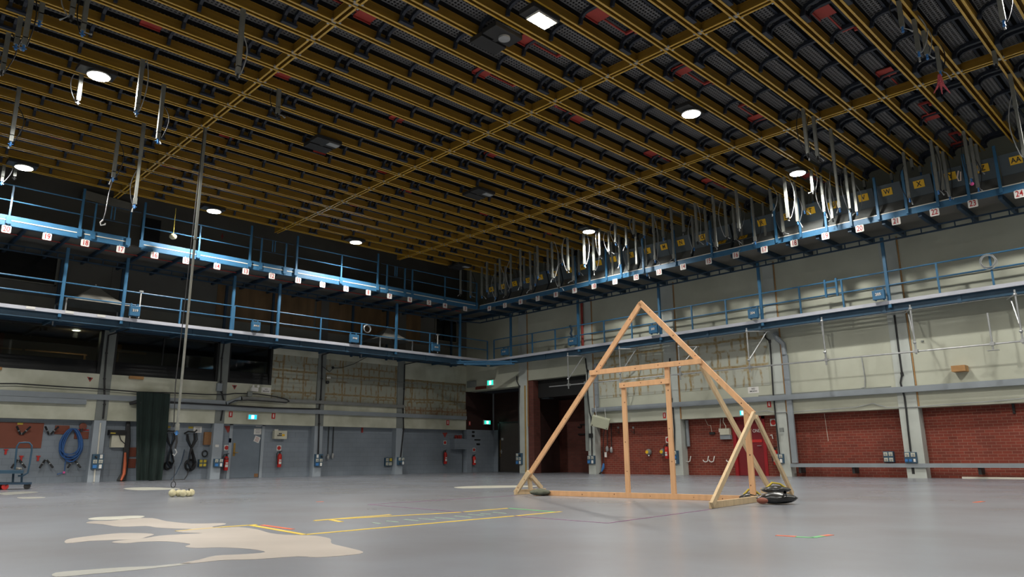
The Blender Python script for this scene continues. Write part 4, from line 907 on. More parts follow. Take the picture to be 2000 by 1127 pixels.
# electrical outlets
def outlet(W, px, lab, kinds='ss/bw', grp='blue power outlet boxes', d=.0):
    u0,u1,w0,w1 = W.rect(*px); t = thing('power_box', lab, 'power outlet box', W.P((u0+u1)/2, w0, d), grp)
    build('enclosure', MB().wbox(W,u0,u1,w0,w1,d,d+.12), K['boxblue'], t, bevel=.006)
    rows = kinds.split('/'); nr = len(rows)
    for i, r_ in enumerate(rows):
        for j, ch in enumerate(r_):
            cu = u0 + (u1-u0)*(j+.5)/len(r_); cw = w1 - (w1-w0)*(i+.5)/nr; s = min((u1-u0)/len(r_), (w1-w0)/nr)*.36
            if ch == 's':
                o = build('socket', MB().wbox(W,cu-s,cu+s,cw-s,cw+s,d+.12,d+.135), K['sock'], t)
                build('socket_cap', MB().lathe(W.P(cu,cw,d+.135),[(s*.62,0),(s*.55,.03)],14,W.out), K['dulllens'], o)
            elif ch == 'y': build('socket', MB().wbox(W,cu-s,cu+s,cw-s,cw+s,d+.12,d+.15), K['strapyel'], t)
            elif ch == 'w': build('cover', MB().wbox(W,cu-s*.7,cu+s*.7,cw-s*1.1,cw+s*1.1,d+.12,d+.14), K['white'], t)
            elif ch == 'b': build('blue_socket', MB().wbox(W,cu-s,cu+s,cw-s*.9,cw+s*.9,d+.12,d+.15), K['plug'], t)
            elif ch == 'p': build('plug', MB().tube([W.P(cu,cw,d+.12),W.P(cu,cw,d+.17),W.P(cu+.02,cw-.05,d+.2)],.03,8), K['rubber'], t)
    return t
outlet(LU, (178,887,200,916), 'tall blue outlet box on the first left column with white cover', 'pw/ss/bw')
outlet(LU, (416,896,433.5,912), 'blue outlet box on the second left column beside an extinguisher', 'ss/bw')
outlet(LU, (613,887,628,911), 'blue outlet box on the third left column', 'wp/ss/bw')
outlet(LU, (774.5,893,787.5,908), 'blue outlet box on the fourth left column', 'ss/pw')
outlet(LB, (386,897,401,912), 'blue outlet box with yellow sockets on the grey wall', 'yy/yy')
outlet(LB, (750,894,763,910), 'blue outlet box with a yellow plug on the grey wall left of the fourth column', 'sy/ss')
u, w = LB.px(399,886); build('cable_coil', MB().tube([LB.P(u+.1*math.cos(a*PI/8), w+.11*math.sin(a*PI/8), .05) for a in range(16)], .022, 6, closed=True), K['rubber'], None, 'small black loop above the yellow socket box', 'cable')
for x0, x1, lab in [(422,424.5,'left'),(391,392.5,'x')]:
    pass
build('conduit', MB().tube([LU.P(*LU.px(196,826),.03), LU.P(*LU.px(190,887),.03)], .025, 6).tube([LU.P(*LU.px(185,916),.03), LU.P(*LU.px(183,941),.03)], .025, 6), K['ivory'], None, 'cream conduit on the face of the first left column', 'conduit')
wbx('switch', LU, (420,868.5,427,873.5), 0, .05, K['white'], 'small white switch on the second left column', 'switch')
# plug pairs hanging on cables
for (x, y0, y1, r, lab) in [(642,830,888,.05,'grey hanging plug on a long cable right of the third column'),(651,832,886,.04,'smaller grey hanging plug right of the third column'),]:
    u, w1 = LB.px(x, y0); w0 = LB.px(x-.5, y1)[1]; t = thing('hanging_plug', lab, 'plug', LB.P(u,w0,.06), 'hanging plugs on the left wall')
    build('cable', MB().tube([LB.P(u,w1,.04),LB.P(u-.01,w0,.06)],.018,6), K['rubber'], t); build('connector', MB().lathe(LB.P(u-.01,w0-.22,.08),[(.03,0),(r+.02,.05),(r+.02,.16),(.03,.24)],12), K['galv'], t)
# doors' notices
notice((496,837,511,848.5), Wall('L', YB+.02), K['white'], 'upright white notice on the grey door', 5, col='print')
notice((496.5,852.5,507.5,864), Wall('L', YB+.02), K['white'], 'tilted white notice with red print on the grey door', 4, -.35, col='redbr')
notice((499.5,829.6,513.5,833), Wall('L', YB+.02), K['white'], 'narrow white plate at the top of the grey door', 1, col='print')
wbx('blue_tag', LB, (447,856,451.5,864.5), 0, .03, M('blue_tag', (.02,.03,.22), .5), 'small blue tag beside the grey door frame', 'tag')
t = thing('control_panel', 'cream control panel with buttons right of the grey door', 'control panel', LB.P(*LB.px(547,857),.1))
wbx('case', LB, (534,841.5,558.5,857.5), 0, .2, K['sock'], None, None, None, t, bevel=.01)
for x, y, mt in [(543,850.5,'black'),(546,847,'black'),(549,847,'black'),(546,850.5,'black'),(549,850.5,'black')]:
    wbx('button', LB, (x-1,y-1,x+1,y+1), .2, .22, K[mt], None, None, None, t)
wbx('label_plate', LB, (551,848,556,852), .2, .204, K['signyel'], None, None, None, t); wbx('junction', LB, (536,838.5,542.5,841.5), 0, .1, K['white'], None, None, None, t)
# red discs signs, extinguishers
def extinguisher(W, x, y0, y1, lab, d=.0, rad=.085, belt=False):
    u, w1 = W.px(x, y0, d+.1); w0 = W.px(x, y1, d+.1)[1]; c = W.P(u, w0, d+.12); h = w1-w0
    t = thing('fire_extinguisher', lab, 'fire extinguisher', c, 'fire extinguishers')
    build('cylinder', MB().lathe(c, [(rad*.85,0),(rad,.02),(rad,h*.70),(rad*.8,h*.79),(rad*.3,h*.85)], 20), K['exting'], t, smooth=True)
    build('valve', MB().cyl(c+UP*h*.84, c+UP*h*.95, .028, 10).bar(c+UP*h*.97-W.right*.03, c+UP*h*1.0+W.right*.09, .03, .025), K['black'], t)
    build('hose', MB().tube([c+UP*h*.92, c+UP*h*.95-W.right*.1, c+UP*h*.8-W.right*.14, c+UP*h*.35-W.right*.12+W.out*.03, c+UP*h*.18-W.right*.1+W.out*.03], .014, 6), K['rubber'], t, smooth=True)
    r1 = rad+.002
    def lab_(z0, z1, mat, a=.9):
        b = MB(); n = 8; vs = []; 
        for i in range(n+1):
            q = -a+2*a*i/n; p = c + W.right*(r1*math.sin(q)) + W.out*(r1*math.cos(q)); vs += [p+UP*z0, p+UP*z1]
        b.add(vs, [(2*i,2*i+2,2*i+3,2*i+1) for i in range(n)]); build('label', b, mat, t)
    lab_(h*.20, h*.36, K['white'], .7); lab_(h*.40, h*.48, K['white'], .6)
    if belt: lab_(h*.66, h*.71, K['black'], 1.5)
    build('wall_bracket', MB().box(c.x-.02,c.x+.02,c.y-.02,c.y+.02,c.z+h*.5,c.z+h*.53) if False else MB().bar(c+UP*h*.5, c+UP*h*.5-W.out*.13, .04, .03), K['black'], t)
extinguisher(LB, 442.5, 886, 919, 'red fire extinguisher with black band left of the grey door', belt=True)
extinguisher(LB, 546.5, 881, 912.5, 'red fire extinguisher under the cream control panel')
extinguisher(LB, 869.5, 879, 906, 'red fire extinguisher under the red triangle at the far end of the left wall')
WR1 = Wall('L', YU)
extinguisher(WR1, 925.7, 888, 908, 'dim red fire extinguisher inside the corner recess')
def discsign(W, x, y, r, lab, d=0.0):
    u, w = W.px(x, y); t = thing('extinguisher_sign', lab, 'sign', W.P(u, w-r*1.2, d), 'square signs with a red disc')
    build('plate', MB().wbox(W,u-r*1.22,u+r*1.22,w-r*1.28,w+r*1.28,d,d+.006), K['white'], t)
    build('red_disc', MB().lathe(W.P(u,w,d+.006),[(r,0),(r,.003)],24,W.out), K['red'], t)
discsign(LB, 442.5, 874.5, .08, 'white square sign with red disc left of the grey door'); discsign(LB, 544.8, 875, .08, 'white square sign with red disc under the cream control panel')
discsign(LB, 869, 864.5, .075, 'white square sign with red disc under the red triangle at the far left wall'); discsign(WR1, 925.8, 878.5, .075, 'dim white square sign with red disc in the corner recess')
def tri(W, pts, mat, lab, d=.0, grp=None):
    return build('triangle_sign', MB().wpoly(W, [W.px(*p) for p in pts][::-1], d, d+.006), mat, None, lab, 'sign', grp)
tri(LB, [(438,832),(454,832),(445,846)], K['redbr'], 'red downward triangle sign above the black banded extinguisher', 0, 'red triangles on the left wall')
tri(LB, [(864,845.5),(874,845),(869,855)], K['redbr'], 'red downward triangle sign at the far end of the left wall', 0, 'red triangles on the left wall')
for pts, c, lab in [([(170,736),(182,738),(175.5,746)],(175.5,739.5),'small red triangle sign under the first window'),([(453,752),(463,752.5),(458,761)],(458,755),'small red triangle sign under the third window'),]:
    o = tri(LU, pts, K['redbr'], lab, 0, 'red triangles under the windows')
    u, w = LU.px(*c); build('symbol', MB().lathe(LU.P(u,w,.006),[(.04,0),(.04,.002)],12,LU.out), K['signtext'], o)
def firesign(W, px, lab, d=0, grp='red fire point signs'):
    u0,u1,w0,w1 = W.rect(*px); t = thing('fire_sign', lab, 'sign', W.P((u0+u1)/2, w0, d), grp); uc, hw, wc = (u0+u1)/2, (u1-u0)/2, (w0+w1)/2
    build('plate', MB().wbox(W,u0,u1,w0,w1,d,d+.006), K['red'], t)
    build('symbol', MB().wbox(W,uc-hw*.32,uc+hw*.32,w0+(w1-w0)*.22,w0+(w1-w0)*.78,d+.006,d+.009).wbox(W,uc-hw*.15,uc+hw*.2,w0+(w1-w0)*.78,w0+(w1-w0)*.88,d+.006,d+.009), K['white'], t)
firesign(LU, (447,803.5,454,815), 'red sign with white extinguisher symbol left of the running man exit sign'); firesign(LU, (530.5,807,537.5,818), 'red sign with white extinguisher symbol right of the running man exit sign')
firesign(LU, (872,820.5,877,830.5), 'red sign with white extinguisher symbol at the far end of the left wall'); firesign(WR1, (915.5,823,919,831), 'dim red extinguisher sign in the corner recess')
def exitsign(W, px, lab, d0=.0, d1=.09, col='exitgreen', man=1):
    u0,u1,w0,w1 = W.rect(*px, d1); t = thing('exit_sign', lab, 'exit sign', W.P((u0+u1)/2, w0, d0), 'lit running man exit signs'); uw, hh = u1-u0, w1-w0
    build('case', MB().wbox(W,u0,u1,w0,w1,d0,d1), K['white'], t, bevel=.01)
    build('green_face', MB().wbox(W,u0+uw*.06,u1-uw*.06,w0+hh*.12,w1-hh*.12,d1,d1+.004), K[col], t)
    c = u0+uw*.5; b = MB(); dd = (d1+.004, d1+.007)
    b.wbox(W,c-uw*.14,c+uw*.14,w0+hh*.2,w1-hh*.2,*dd)
    build('doorway', b, K['exitwhite'], t)
    m_ = MB(); P = lambda a, e: W.P(c+a*hh, w0+hh*e, d1+.009)
    for A, B in (((0,.62),(-.04,.42)),((-.04,.42),(.1,.26)),((-.04,.42),(-.14,.28)),((0,.58),(.13,.5)),((0,.58),(-.13,.55))): m_.bar(P(*A),P(*B),.003,hh*.08,W.out)
    m_.lathe(P(.03,.71),[(hh*.06,0),(hh*.06,.002)],10,W.out); build('running_figure', m_, K['exitteal'] if col != 'exitgreen' else K['exitgreen'], t)
    return t
exitsign(LU, (484.5,809,502.5,820), 'lit teal running man exit sign above the grey door', col='exitteal')
exitsign(WR1, (945.5,820.5,958.5,829.5), 'lit green running man exit sign inside the corner recess', .0, .08)
exitsign(RU, (951,741.5,964,753.5), 'lit green running man exit sign on the beam over the corner recess', .0, .10)
exitsign(RU, (1444.5,801,1455,812), 'lit teal exit sign above the red door behind the timber roof', .0, .1, 'exitteal')
def nosmoke(W, px, lab):
    u0,u1,w0,w1 = W.rect(*px); t = thing('no_smoking_sign', lab, 'sign', W.P((u0+u1)/2,w0,0), 'NO SMOKING signs')
    build('plate', MB().wbox(W,u0,u1,w0,w1,0,.006), K['white'], t); h = w1-w0
    lettering('lettering', 'NO', h*.34, W.P((u0+u1)/2,w0+h*.68,.006), W.right, UP, K['signtext'], t, sx=1.1, bold=.02)
    lettering('lettering', 'SMOKING', h*.30, W.P((u0+u1)/2,w0+h*.30,.006), W.right, UP, K['signtext'], t, sx=.95, bold=.02)
nosmoke(LU, (510.5,757,528.5,767.5), 'white NO SMOKING sign under the third window'); nosmoke(RU, (1461,755.5,1482,768), 'white NO SMOKING sign on the right wall above the red door')
t = thing('emergency_light', 'white twin headed emergency light beside the left NO SMOKING sign', 'emergency light', LU.P(*LU.px(496,763),.1))
wbx('case', LU, (489.5,757,503.5,764.5), 0, .14, K['white'], None, None, None, t, bevel=.01)
for x in (491.5, 501): build('lamp_head', MB().lathe(LU.P(*LU.px(x,755),.10),[(.03,0),(.055,.06),(.05,.07)],12,LU.out), K['white'], t)
wbx('transformer', LU, (483,765,492,774), .1, .2, K['columnd'], 'grey transformer box on the trunking under the emergency light', 'transformer')
wbx('loudspeaker', LU, (423,748.5,433,764), .02, .15, K['trunk'], 'grey speaker box on the second left column', 'speaker', bevel=.01)
t = thing('twin_spotlight', 'pair of small white spotlights on the third left column', 'spotlight', LU.P(*LU.px(638,747),.1))
for x, y in ((637,738),(641,738)): build('lamp_head', MB().lathe(LU.P(*LU.px(x,y),.06),[(.02,0),(.05,.07),(.048,.08)],12,LU.out), K['white'], t)
build('base', MB().lathe(LU.P(*LU.px(638,747),.03),[(.07,0),(.07,.08),(.03,.1)],12,LU.out), K['lampbox'], t)
build('cable_loop', MB().tube([LU.P(*LU.px(x,y),.07) for x, y in [(628,716),(636,722),(642,727),(649,719),(665,719),(690,711),(710,700),(730,692)]], .012, 5), K['rubber'], None, 'thin black cable slung across the stained panels of the left wall', 'cable', smooth=True)
build('cable_junction', MB().ball(LU.P(*LU.px(649,718.5),.06), .06, 7), K['rubber'], None, 'black cable junction on the stained panel right of the third column', 'junction')
build('tie_wire', MB().tube([LU.P(*LU.px(640,739),.08), LU.P(*LU.px(788,748),.08), LU.P(*LU.px(905,758),.08)], .008, 5), K['galv'], None, 'thin wire stretched across the stained panels to the corner', 'wire')
for px, lab in [((252,735,280,740.5),'long orange timber block on the sill below the second window'),((-8,717,3.5,722.5),'orange timber block at the left edge below the first window')]:
    wbx('timber_block', LU, px, -.02, .1, K['wood'], lab, 'block', 'timber blocks on the window sills')
# grey wall cabinet at the far end
t = thing('wall_cabinet', 'grey wall cabinet with small red items on top near the far corner', 'cabinet', LB.P(*LB.px(894,877),.1))
wbx('case', LB, (883.5,857,908.5,877.5), 0, .35, K['brickgrey'], None, None, None, t)
for px, lab in [((889,850,891,857),'thin red item on the grey wall cabinet, left one'),((893,850.5,895,857),'thin red item on the grey wall cabinet, middle one'),((896,850,901,857),'larger red box on the grey wall cabinet')]:
    wbx('red_box', Wall('L', YB-.12), px, 0, .1, K['redbr'], lab, 'box', 'red items on the wall cabinet')
for px, lab in [((920,842,926.5,845.5),'upper black socket in the corner recess'),((920,849.5,926.5,853),'second black socket in the corner recess'),((927,858,938,860),'black bar socket in the corner recess'),((931,866,937,869),'lowest black socket in the corner recess')]:
    wbx('wall_socket', WR1, px, 0, .04, K['black'], lab, 'socket', 'black sockets in the corner recess')
wbx('door_notice', Wall('R', 26.24), (979,855.5,983,860), 0, .004, K['dulllens'], 'small pale notice on the dark loading door', 'notice')
wbx('conduit_end', LB, (706,829,709,845), 0, .05, K['redbr'], 'short red pipe stub under the gap in the cream band', 'pipe')
# ================================================================== RIGHT WALL FITTINGS
run('cable_trunking', RU, 2.55, 2.73, -19.95, 5.5, .03, .16, K['trunk'], 'long grey cable trunking along the right wall above the brick bays', 'trunking')
t = thing('low_rail', 'grey steel rail along the foot of the right wall', 'rail', RU.P(-4, .3, 0))
build('rail', MB().wbox(RU, -11.45, 5.5, .31, .43, .02, .09), K['trunk'], t)
for i in range(9): build('bracket', MB().wbox(RU, -11.2+i*1.75, -11.12+i*1.75, .12, .31, -.33, .03), K['lampbox'], t)
run('conduit', RU, 2.745, 2.775, -12.4, -7.98, .03, .06, K['columnd'], 'thin grey conduit above the trunking right of the NO SMOKING sign', 'conduit')
build('conduit_bend', MB().tube([RU.P(-8.9,2.77,.05), RU.P(-8.75,2.8,.05), RU.P(-8.72,3.1,.05), RU.P(-8.75,3.75,.05)], .02, 6), K['galv'], None, 'upright galvanised conduit with a box on the pale right wall', 'conduit')
pts = [RU.P(*RU.px(x,y),.05) for x, y in [(1455,807),(1480,805),(1500,802),(1515,806),(1545,805),(1640,798),(1675,795),(1705,788),(1735,796),(1790,795),(1850,790),(1925,785),(1990,779),(2020,776)]]
build('cable', MB().tube(pts, .014, 5), K['dulllens'], None, 'pale cable strung along the top of the brick bays on the right wall', 'cable', smooth=True)
# vertical cables on the piers
for i, ps in enumerate([[(1011,735),(1011,745),(1016,755),(1015,800),(1016,884)],[(1145,700),(1147,718),(1149,725),(1149,760),(1153,805),(1156,815),(1157,840),(1158,890)],[(1310,700),(1309,740),(1313,780),(1316,800),(1319,840),(1319,880)],[(1495,650),(1497,660),(1505,667),(1507,690),(1512,770),(1518,830),(1524,888)],[(1748,616),(1756,680),(1763,731),(1760,748),(1768,776),(1771,800),(1775,840),(1780,882)]]):
    W = RU; b = MB().tube([W.P(*W.px(x,y),.06) for x, y in ps], .026, 7); q = W.P(*W.px(*ps[2]),.06); b.lathe(q-UP*.05, [(.045,0),(.045,.1)], 8)
    build('conduit', b, K['rubber'], None, 'black vertical cable on the %s pier of the right wall counted from the corner' % ['first','second','third','fourth','fifth'][i], 'conduit', 'vertical cables on the right piers', smooth=True)
b = MB().wbox(RU, *[RU.px(1531,700)[0], RU.px(1541,700)[0]], .45, 4.1, .03, .12); u_ = RU.px(1530,650)
build('downpipe', b.tube([RU.P(RU.px(1516,651)[0],4.9,.12), RU.P(RU.px(1520,657)[0],4.72,.12), RU.P(RU.px(1531,667)[0],4.5,.08), RU.P(RU.px(1534,690)[0],4.1,.08)], .09, 8), K['trunk'], None, 'grey square duct beside the fourth pier bending under the catwalk', 'duct')
build('downpipe', MB().wbox(RU, -20.42, -20.25, .95, 3.9, .0, .06), K['columnd'], None, 'grey duct beside the second pier at the brick alcove', 'duct')
build('downpipe', MB().wbox(RU, RU.px(1163,730)[0], RU.px(1169,730)[0], 2.75, 4.6, .03, .12), K['trunk'], None, 'upper grey duct with blue cables right of the second pier', 'duct')
wbx('clamp_box', RU, (1151,846.5,1157,855), .03, .1, K['black'], 'black box on the second pier behind the timber roof slope', 'box')
wbx('pier_switch', RU, (1523,835.5,1530,844), .13, .19, K['columnd'], 'small grey switch on the fourth pier', 'switch')
# red pipe behind the catwalk
build('red_pipe', MB().cyl((XU-.1, PX_(1140,640,XU).y, 5.2), (XU-.1, PX_(1140,640,XU).y, 7.4), .055, 10), K['redbr'], None, 'dark red vertical pipe on the upper right wall above junction box 202', 'pipe')
build('conduit', MB().cyl((XC+.42,-4,5.03),(XC+.42,22.8,5.03),.024,8), K['galv'], None, 'thin steel conduit running under the lower right catwalk', 'conduit')
build('wall_conduit', MB().tube([(XU-.06,-4,5.95),(XU-.06,20,5.95)],.02,6), K['columnd'], None, 'thin conduit along the right wall behind the catwalk railing', 'conduit')
# power outlets
outlet(RU, (1011,885,1022,907), 'dark blue outlet box on the first pier beside the loading door', 'sp/ss/bw')
outlet(RU, (1150.5,890,1164,906), 'blue outlet box on the second pier of the right wall', 'ss/bw')
outlet(RU, (1316.5,880,1327,906), 'tall blue outlet box on the third pier seen through the timber doorway', 's/b/w')
outlet(RU, (1515.5,886.5,1533,904.5), 'blue outlet box on the fourth pier beside an extinguisher', 'ss/bw')
outlet(RU, (1769,883,1792.5,904.5), 'blue outlet box on the fifth pier with blue sockets', 'ss/bbw')
outlet(RB, (1728,881.5,1748,903), 'blue four socket outlet box on the brick bay left of the fifth pier', 'ss/ss')
# loudspeaker-like box hung askew on brackets
c = PX_(1172,826,XU-.45); t = thing('metal_box', 'tilted cream metal box high beside the second pier', 'box', c, None)
ax = V((-.75,-.45,-.28)).normalized(); rt = ax.cross(UP).normalized()*1; rt = (V((0.35,-.9,-.33))); rt = (rt-ax*rt.dot(ax)).normalized(); up2 = ax.cross(rt)*-1
if up2.z < 0: up2 = -up2
P = [c+rt*(a*.37)+up2*(e*.22)+ax*q for q in (-.22,.0) for a, e in ((-1,-1),(1,-1),(1,1),(-1,1))]
build('case', MB().hexa(P), K['ewis'], t, bevel=.015)
for a in (-.3,.3): build('stud', MB().lathe(c+rt*a-up2*.17, [(.02,0),(.02,.012)], 8, ax), K['black'], t)
build('hang_chain', MB().cyl(c+rt*-.2+up2*.2, c+rt*-.2+UP*.65-ax*.1, .008, 5).cyl(c+rt*.2+up2*.2, c+rt*.2+UP*.7-ax*.1, .008, 5), K['galv'], t)
# plugs under it
W = RB
for i, (x, y0, y1, r, lab) in enumerate([(1187,828,872,.05,'grey hanging connector below the tilted cream box'),(1195,828,874,.045,'smaller grey hanging connector below the tilted cream box')]):
    u, w1 = W.px(x, y0); w0 = W.px(x, y1)[1]; t = thing('hanging_plug', lab, 'plug', W.P(u,w0-.2,.1), 'hanging connectors on the right wall')
    build('cable', MB().tube([W.P(u,w1,.05),W.P(u,w0,.08)],.02,6), K['rubber'], t); build('connector', MB().lathe(W.P(u,w0-.22,.1),[(.03,0),(r+.02,.05),(r+.02,.15),(.03,.24)],12), K['galv'], t)
t = thing('cable_lead', 'black lead with white tag and blue plug hanging to the floor', 'cable', W.P(*W.px(1179,926),.1))
build('lead', MB().tube([W.P(*W.px(1187,836),.2),W.P(*W.px(1182,850),.12),W.P(*W.px(1181,880),.1),W.P(*W.px(1183,906),.1)], .02, 6), K['rubber'], t, smooth=True)
wbx('tag', W, (1181,883,1185,893), .12, .14, K['white'], None, None, None, t); build('blue_plug', MB().tube([W.P(*W.px(1182,905),.1),W.P(*W.px(1182,913),.12),W.P(*W.px(1179,921),.14)],[.04,.06,.03],10), K['plug'], t, smooth=True)
build('end_coupling', MB().tube([W.P(*W.px(1179,921),.14),W.P(*W.px(1176,926),.16)],[.03,.05],8), K['rubber'], t)
# round winch handles
for (x, y, lab) in [(1269,883,'grey round fitting with yellow face on the brick between the door posts, left one'),(1297,882.5,'grey round fitting with yellow face beside the right door post')]:
    u, w = W.px(x,y); t = thing('wall_reel', lab, 'reel', W.P(u,w-.1,.05), 'round fittings on the brick wall')
    build('drum', MB().lathe(W.P(u,w,0),[(.10,0),(.12,.03),(.12,.12),(.09,.16)],16,W.out), K['columnd'], t, smooth=True); build('yellow_face', MB().lathe(W.P(u-.02,w,.16),[(.07,0),(.065,.02)],14,W.out), K['signyel'], t)
    build('handle', MB().bar(W.P(u,w,.1),W.P(u+.03,w-.16,.12),.05,.05), K['galv'], t)
extinguisher(W, 1302.5, 868, 896, 'red fire extinguisher half hidden by the timber doorway', .05)
extinguisher(W, 1514, 874, 908, 'red fire extinguisher behind the outlet box of the fourth pier', .05)
discsign(W, 1305, 859, .09, 'white square sign with red disc behind the right door post'); discsign(W, 1510.5, 825, .095, 'white square sign with red disc right of the red door')
firesign(RU, (1295,806,1300.5,817), 'red fire point sign left of the third pier', 0, 'red fire signs of the right wall'); firesign(RU, (1498.5,784,1506,795.5), 'red fire point sign above the red door', 0, 'red fire signs of the right wall')
for x, lab in [(1346.5,'white J hook on the brick, leftmost'),(1381,'white J hook on the brick, left of the middle pair'),(1392.5,'white J hook on the brick, right of the middle pair'),(1426.5,'white J hook on the brick nearest the red door')]:
    u, w = W.px(x, 897); build('wall_hook', MB().tube([W.P(u-.1,w-.02,.12),W.P(u-.07,w-.08,.12),W.P(u,w-.10,.1),W.P(u+.05,w-.07,.06),W.P(u+.09,w+.12,.03)], .02, 7), K['white'], None, lab, 'hook', 'white J hooks on the brick', smooth=True)
for x, y, lab in [(1208,838,'rusty angle bracket left of the left door post'),(1237.5,838,'rusty angle bracket right of the left door post')]:
    u, w = W.px(x, y); t = thing('angle_bracket', lab, 'bracket', W.P(u,w-.1,0), 'rusty angle brackets on the brick'); build('bars', MB().bar(W.P(u+.03,w,.02),W.P(u+.03,w-.2,.02),.03,.03).bar(W.P(u-.12,w-.04,.06),W.P(u+.03,w-.18,.02),.02,.02), M('rust_%d' % x, (.09,.04,.03), .8), t)
    build('plate', MB().wbox(W,u-.04,u+.04,w+.02,w+.1,0,.03), K['dulllens'], t)
t = thing('meter_box', 'cream and grey meter box on the brick left of the red door', 'box', W.P(*W.px(1418,858),.1))
wbx('lid', W, (1407.5,837,1426,849.5), 0, .16, K['sock'], None, None, None, t, bevel=.01); wbx('base', W, (1408,849.5,1428,858), 0, .13, K['trunk'], None, None, None, t); wbx('side_switch', W, (1404.5,837,1407.5,844), 0, .06, K['white'], None, None, None, t)
build('lead', MB().tube([W.P(*W.px(1408,818),.03),W.P(*W.px(1408,837),.05)],.012,5).tube([W.P(*W.px(1414,815),.03),W.P(*W.px(1414,824),.06),W.P(*W.px(1419,832),.06),W.P(*W.px(1419,838),.05)],.016,6), K['ivory'], t, smooth=True)
wbx('black_box', W, (1386,844,1396,848.5), 0, .06, K['black'], 'small black box on the brick left of the meter box', 'box')
build('wall_cable', MB().tube([W.P(*W.px(1378,819),.02),W.P(*W.px(1383,830),.03),W.P(*W.px(1389,831),.03),W.P(*W.px(1391,844),.02)],.008,5), K['ivory'], None, 'thin white cable on the brick above the small black box', 'cable')
build('downpipe', MB().cyl(W.P(*W.px(1343.5,821),.08), W.P(*W.px(1347,872),.08), .065, 10), K['trunk'], None, 'short grey pipe on the brick right of the third pier', 'pipe')
u, w = W.px(1508,853); build('hook_latch', MB().tube([W.P(u-.04,w+.05,.03),W.P(u+.02,w+.07,.04),W.P(u+.04,w-.08,.03)],.018,6), K['white'], None, 'white door hook on the brick right of the red door', 'hook')
wbx('timber_block', RU, (1861,714.5,1888.5,726), 0, .35, K['wood'], 'orange timber block on the pale right wall', 'block')
wbx('alcove_switch', Wall('L', 23.9), (1038,853,1041.5,859), -.0, .05, K['white'], 'small white switch on the brick side of the alcove', 'switch')
build('alcove_cable', MB().tube([Wall('L',23.88).P(*Wall('L',23.88).px(1041,762),0),Wall('L',23.88).P(*Wall('L',23.88).px(1040,853),0)],.015,6), K['rubber'], None, 'black cable down the brick side of the alcove', 'cable')
for i,(px, lab) in enumerate([((1133,828,1143,831),'upper black rung on the alcove wall'),((1129,833,1136,835.5),'second black rung on the alcove wall'),((1130,847,1143,850),'lower black rung on the alcove wall')]):
    wbx('wall_rung', Wall('R',26.7), px, .0, .06, K['black'], lab, 'rung', 'black rungs in the alcove')
build('red_beam_sign', MB().wbox(RU, RU.px(929,750)[0], RU.px(950,750)[0], 4.05, 4.2, 0, .02), M('dark_red_sign', (.16,.03,.02), .5), None, 'dark red sign strip on the beam over the corner recess', 'sign')
wbx('corner_panel', RU, (913,744,929,757), 0, .1, K['columnd'], 'grey fitting on the beam at the corner of the two walls', 'fitting')
wbx('alcove_fan', RU, (1090,739,1130,745.5), -.9, -.5, K['lampbox'], 'dark fitting under the lintel of the brick alcove', 'fitting')
# upper-right bits: small fixings
wbx('wall_fixing', RU, (1799,665,1804,667.5), 0, .05, K['columnd'], 'small fixing on the pale right wall right of the fifth pier', 'fixing')
u = RB.px(1617,860)[0]; build('pull_cord', MB().cyl(RB.P(u-.02,2.05,.02), RB.P(u+.02,1.15,.02), .006, 5), K['ivory'], None, 'thin pull cord hanging on the brick bay', 'cord')
build('floor_batten', MB().box(XB-.12,XB-.05,-4,6.45,0,.05), K['ivory'], None, 'pale batten on the floor along the last brick bay', 'batten')
b = RB; wbx('black_strip', RB, (1977,786,1982,808), 0, .05, K['black'], 'black strip hanging at the top of the last brick bay', 'strip')
# ---- scaffold pipe rail hung from the catwalk
WS = Wall('R', XC-.08); t = thing('scaffold_rail', 'long galvanised scaffold rail hung below the lower right catwalk', 'rail', WS.P(-12,3.8,0))
A, B = WS.px(1073,755.5), WS.px(2030,663)
build('main_pipe', MB().cyl(WS.P(*A,0), WS.P(*B,0), .026, 10), K['galv'], t)
zp = lambda u: A[1]+(B[1]-A[1])*(u-A[0])/(B[0]-A[0])
for (xt, yt, xb, yb, sx) in [(1108.5,689,1110.5,759,1),(1210.5,676,1212.5,752,1),(1324.5,673,1329,742,1),(1457.5,641,1465,727,1),(1607.5,619,1614.5,713,-1),(1779,595,1790,692,-1),(1928.5,611,1940,684,0),(1987,565,1999,672,-1)]:
    (ua, wa), (ub, wb) = WS.px(xt,yt,.05), WS.px(xb,yb,.05)
    build('hanger_tube', MB().cyl(WS.P(ub,wb,.05), WS.P(ub,wa,.05), .026, 10), K['galv'], t)
    build('coupler', MB().wbox(WS,ub-.05,ub+.05,zp(ub)-.05,zp(ub)+.05,-.03,.09), K['galv'], t)
    if sx:
        zt_, zl = min(wa-.08, 4.95), max(wb+.35, zp(ub)+.25)
        build('brace', MB().cyl(WS.P(ub+.02,zl,.07), WS.P(ub+sx*.55*(1 if sx>0 else .35),zt_-.02,-.35), .022, 10).cyl(WS.P(ub,zt_,.05), WS.P(ub+sx*.6*(1 if sx>0 else .5),zt_-.02,-.42), .022, 8), K['galv'], t)
        build('coupler', MB().ball(WS.P(ub,zl,.07), .05, 6), K['galv'], t); build('coupler', MB().ball(WS.P(ub,zt_,.05), .05, 6), K['galv'], t)
    else: build('foot_plate', MB().wbox(WS,ub-.14,ub+.14,wb-.01,wb+.005,-.05,.15), K['galv'], t)
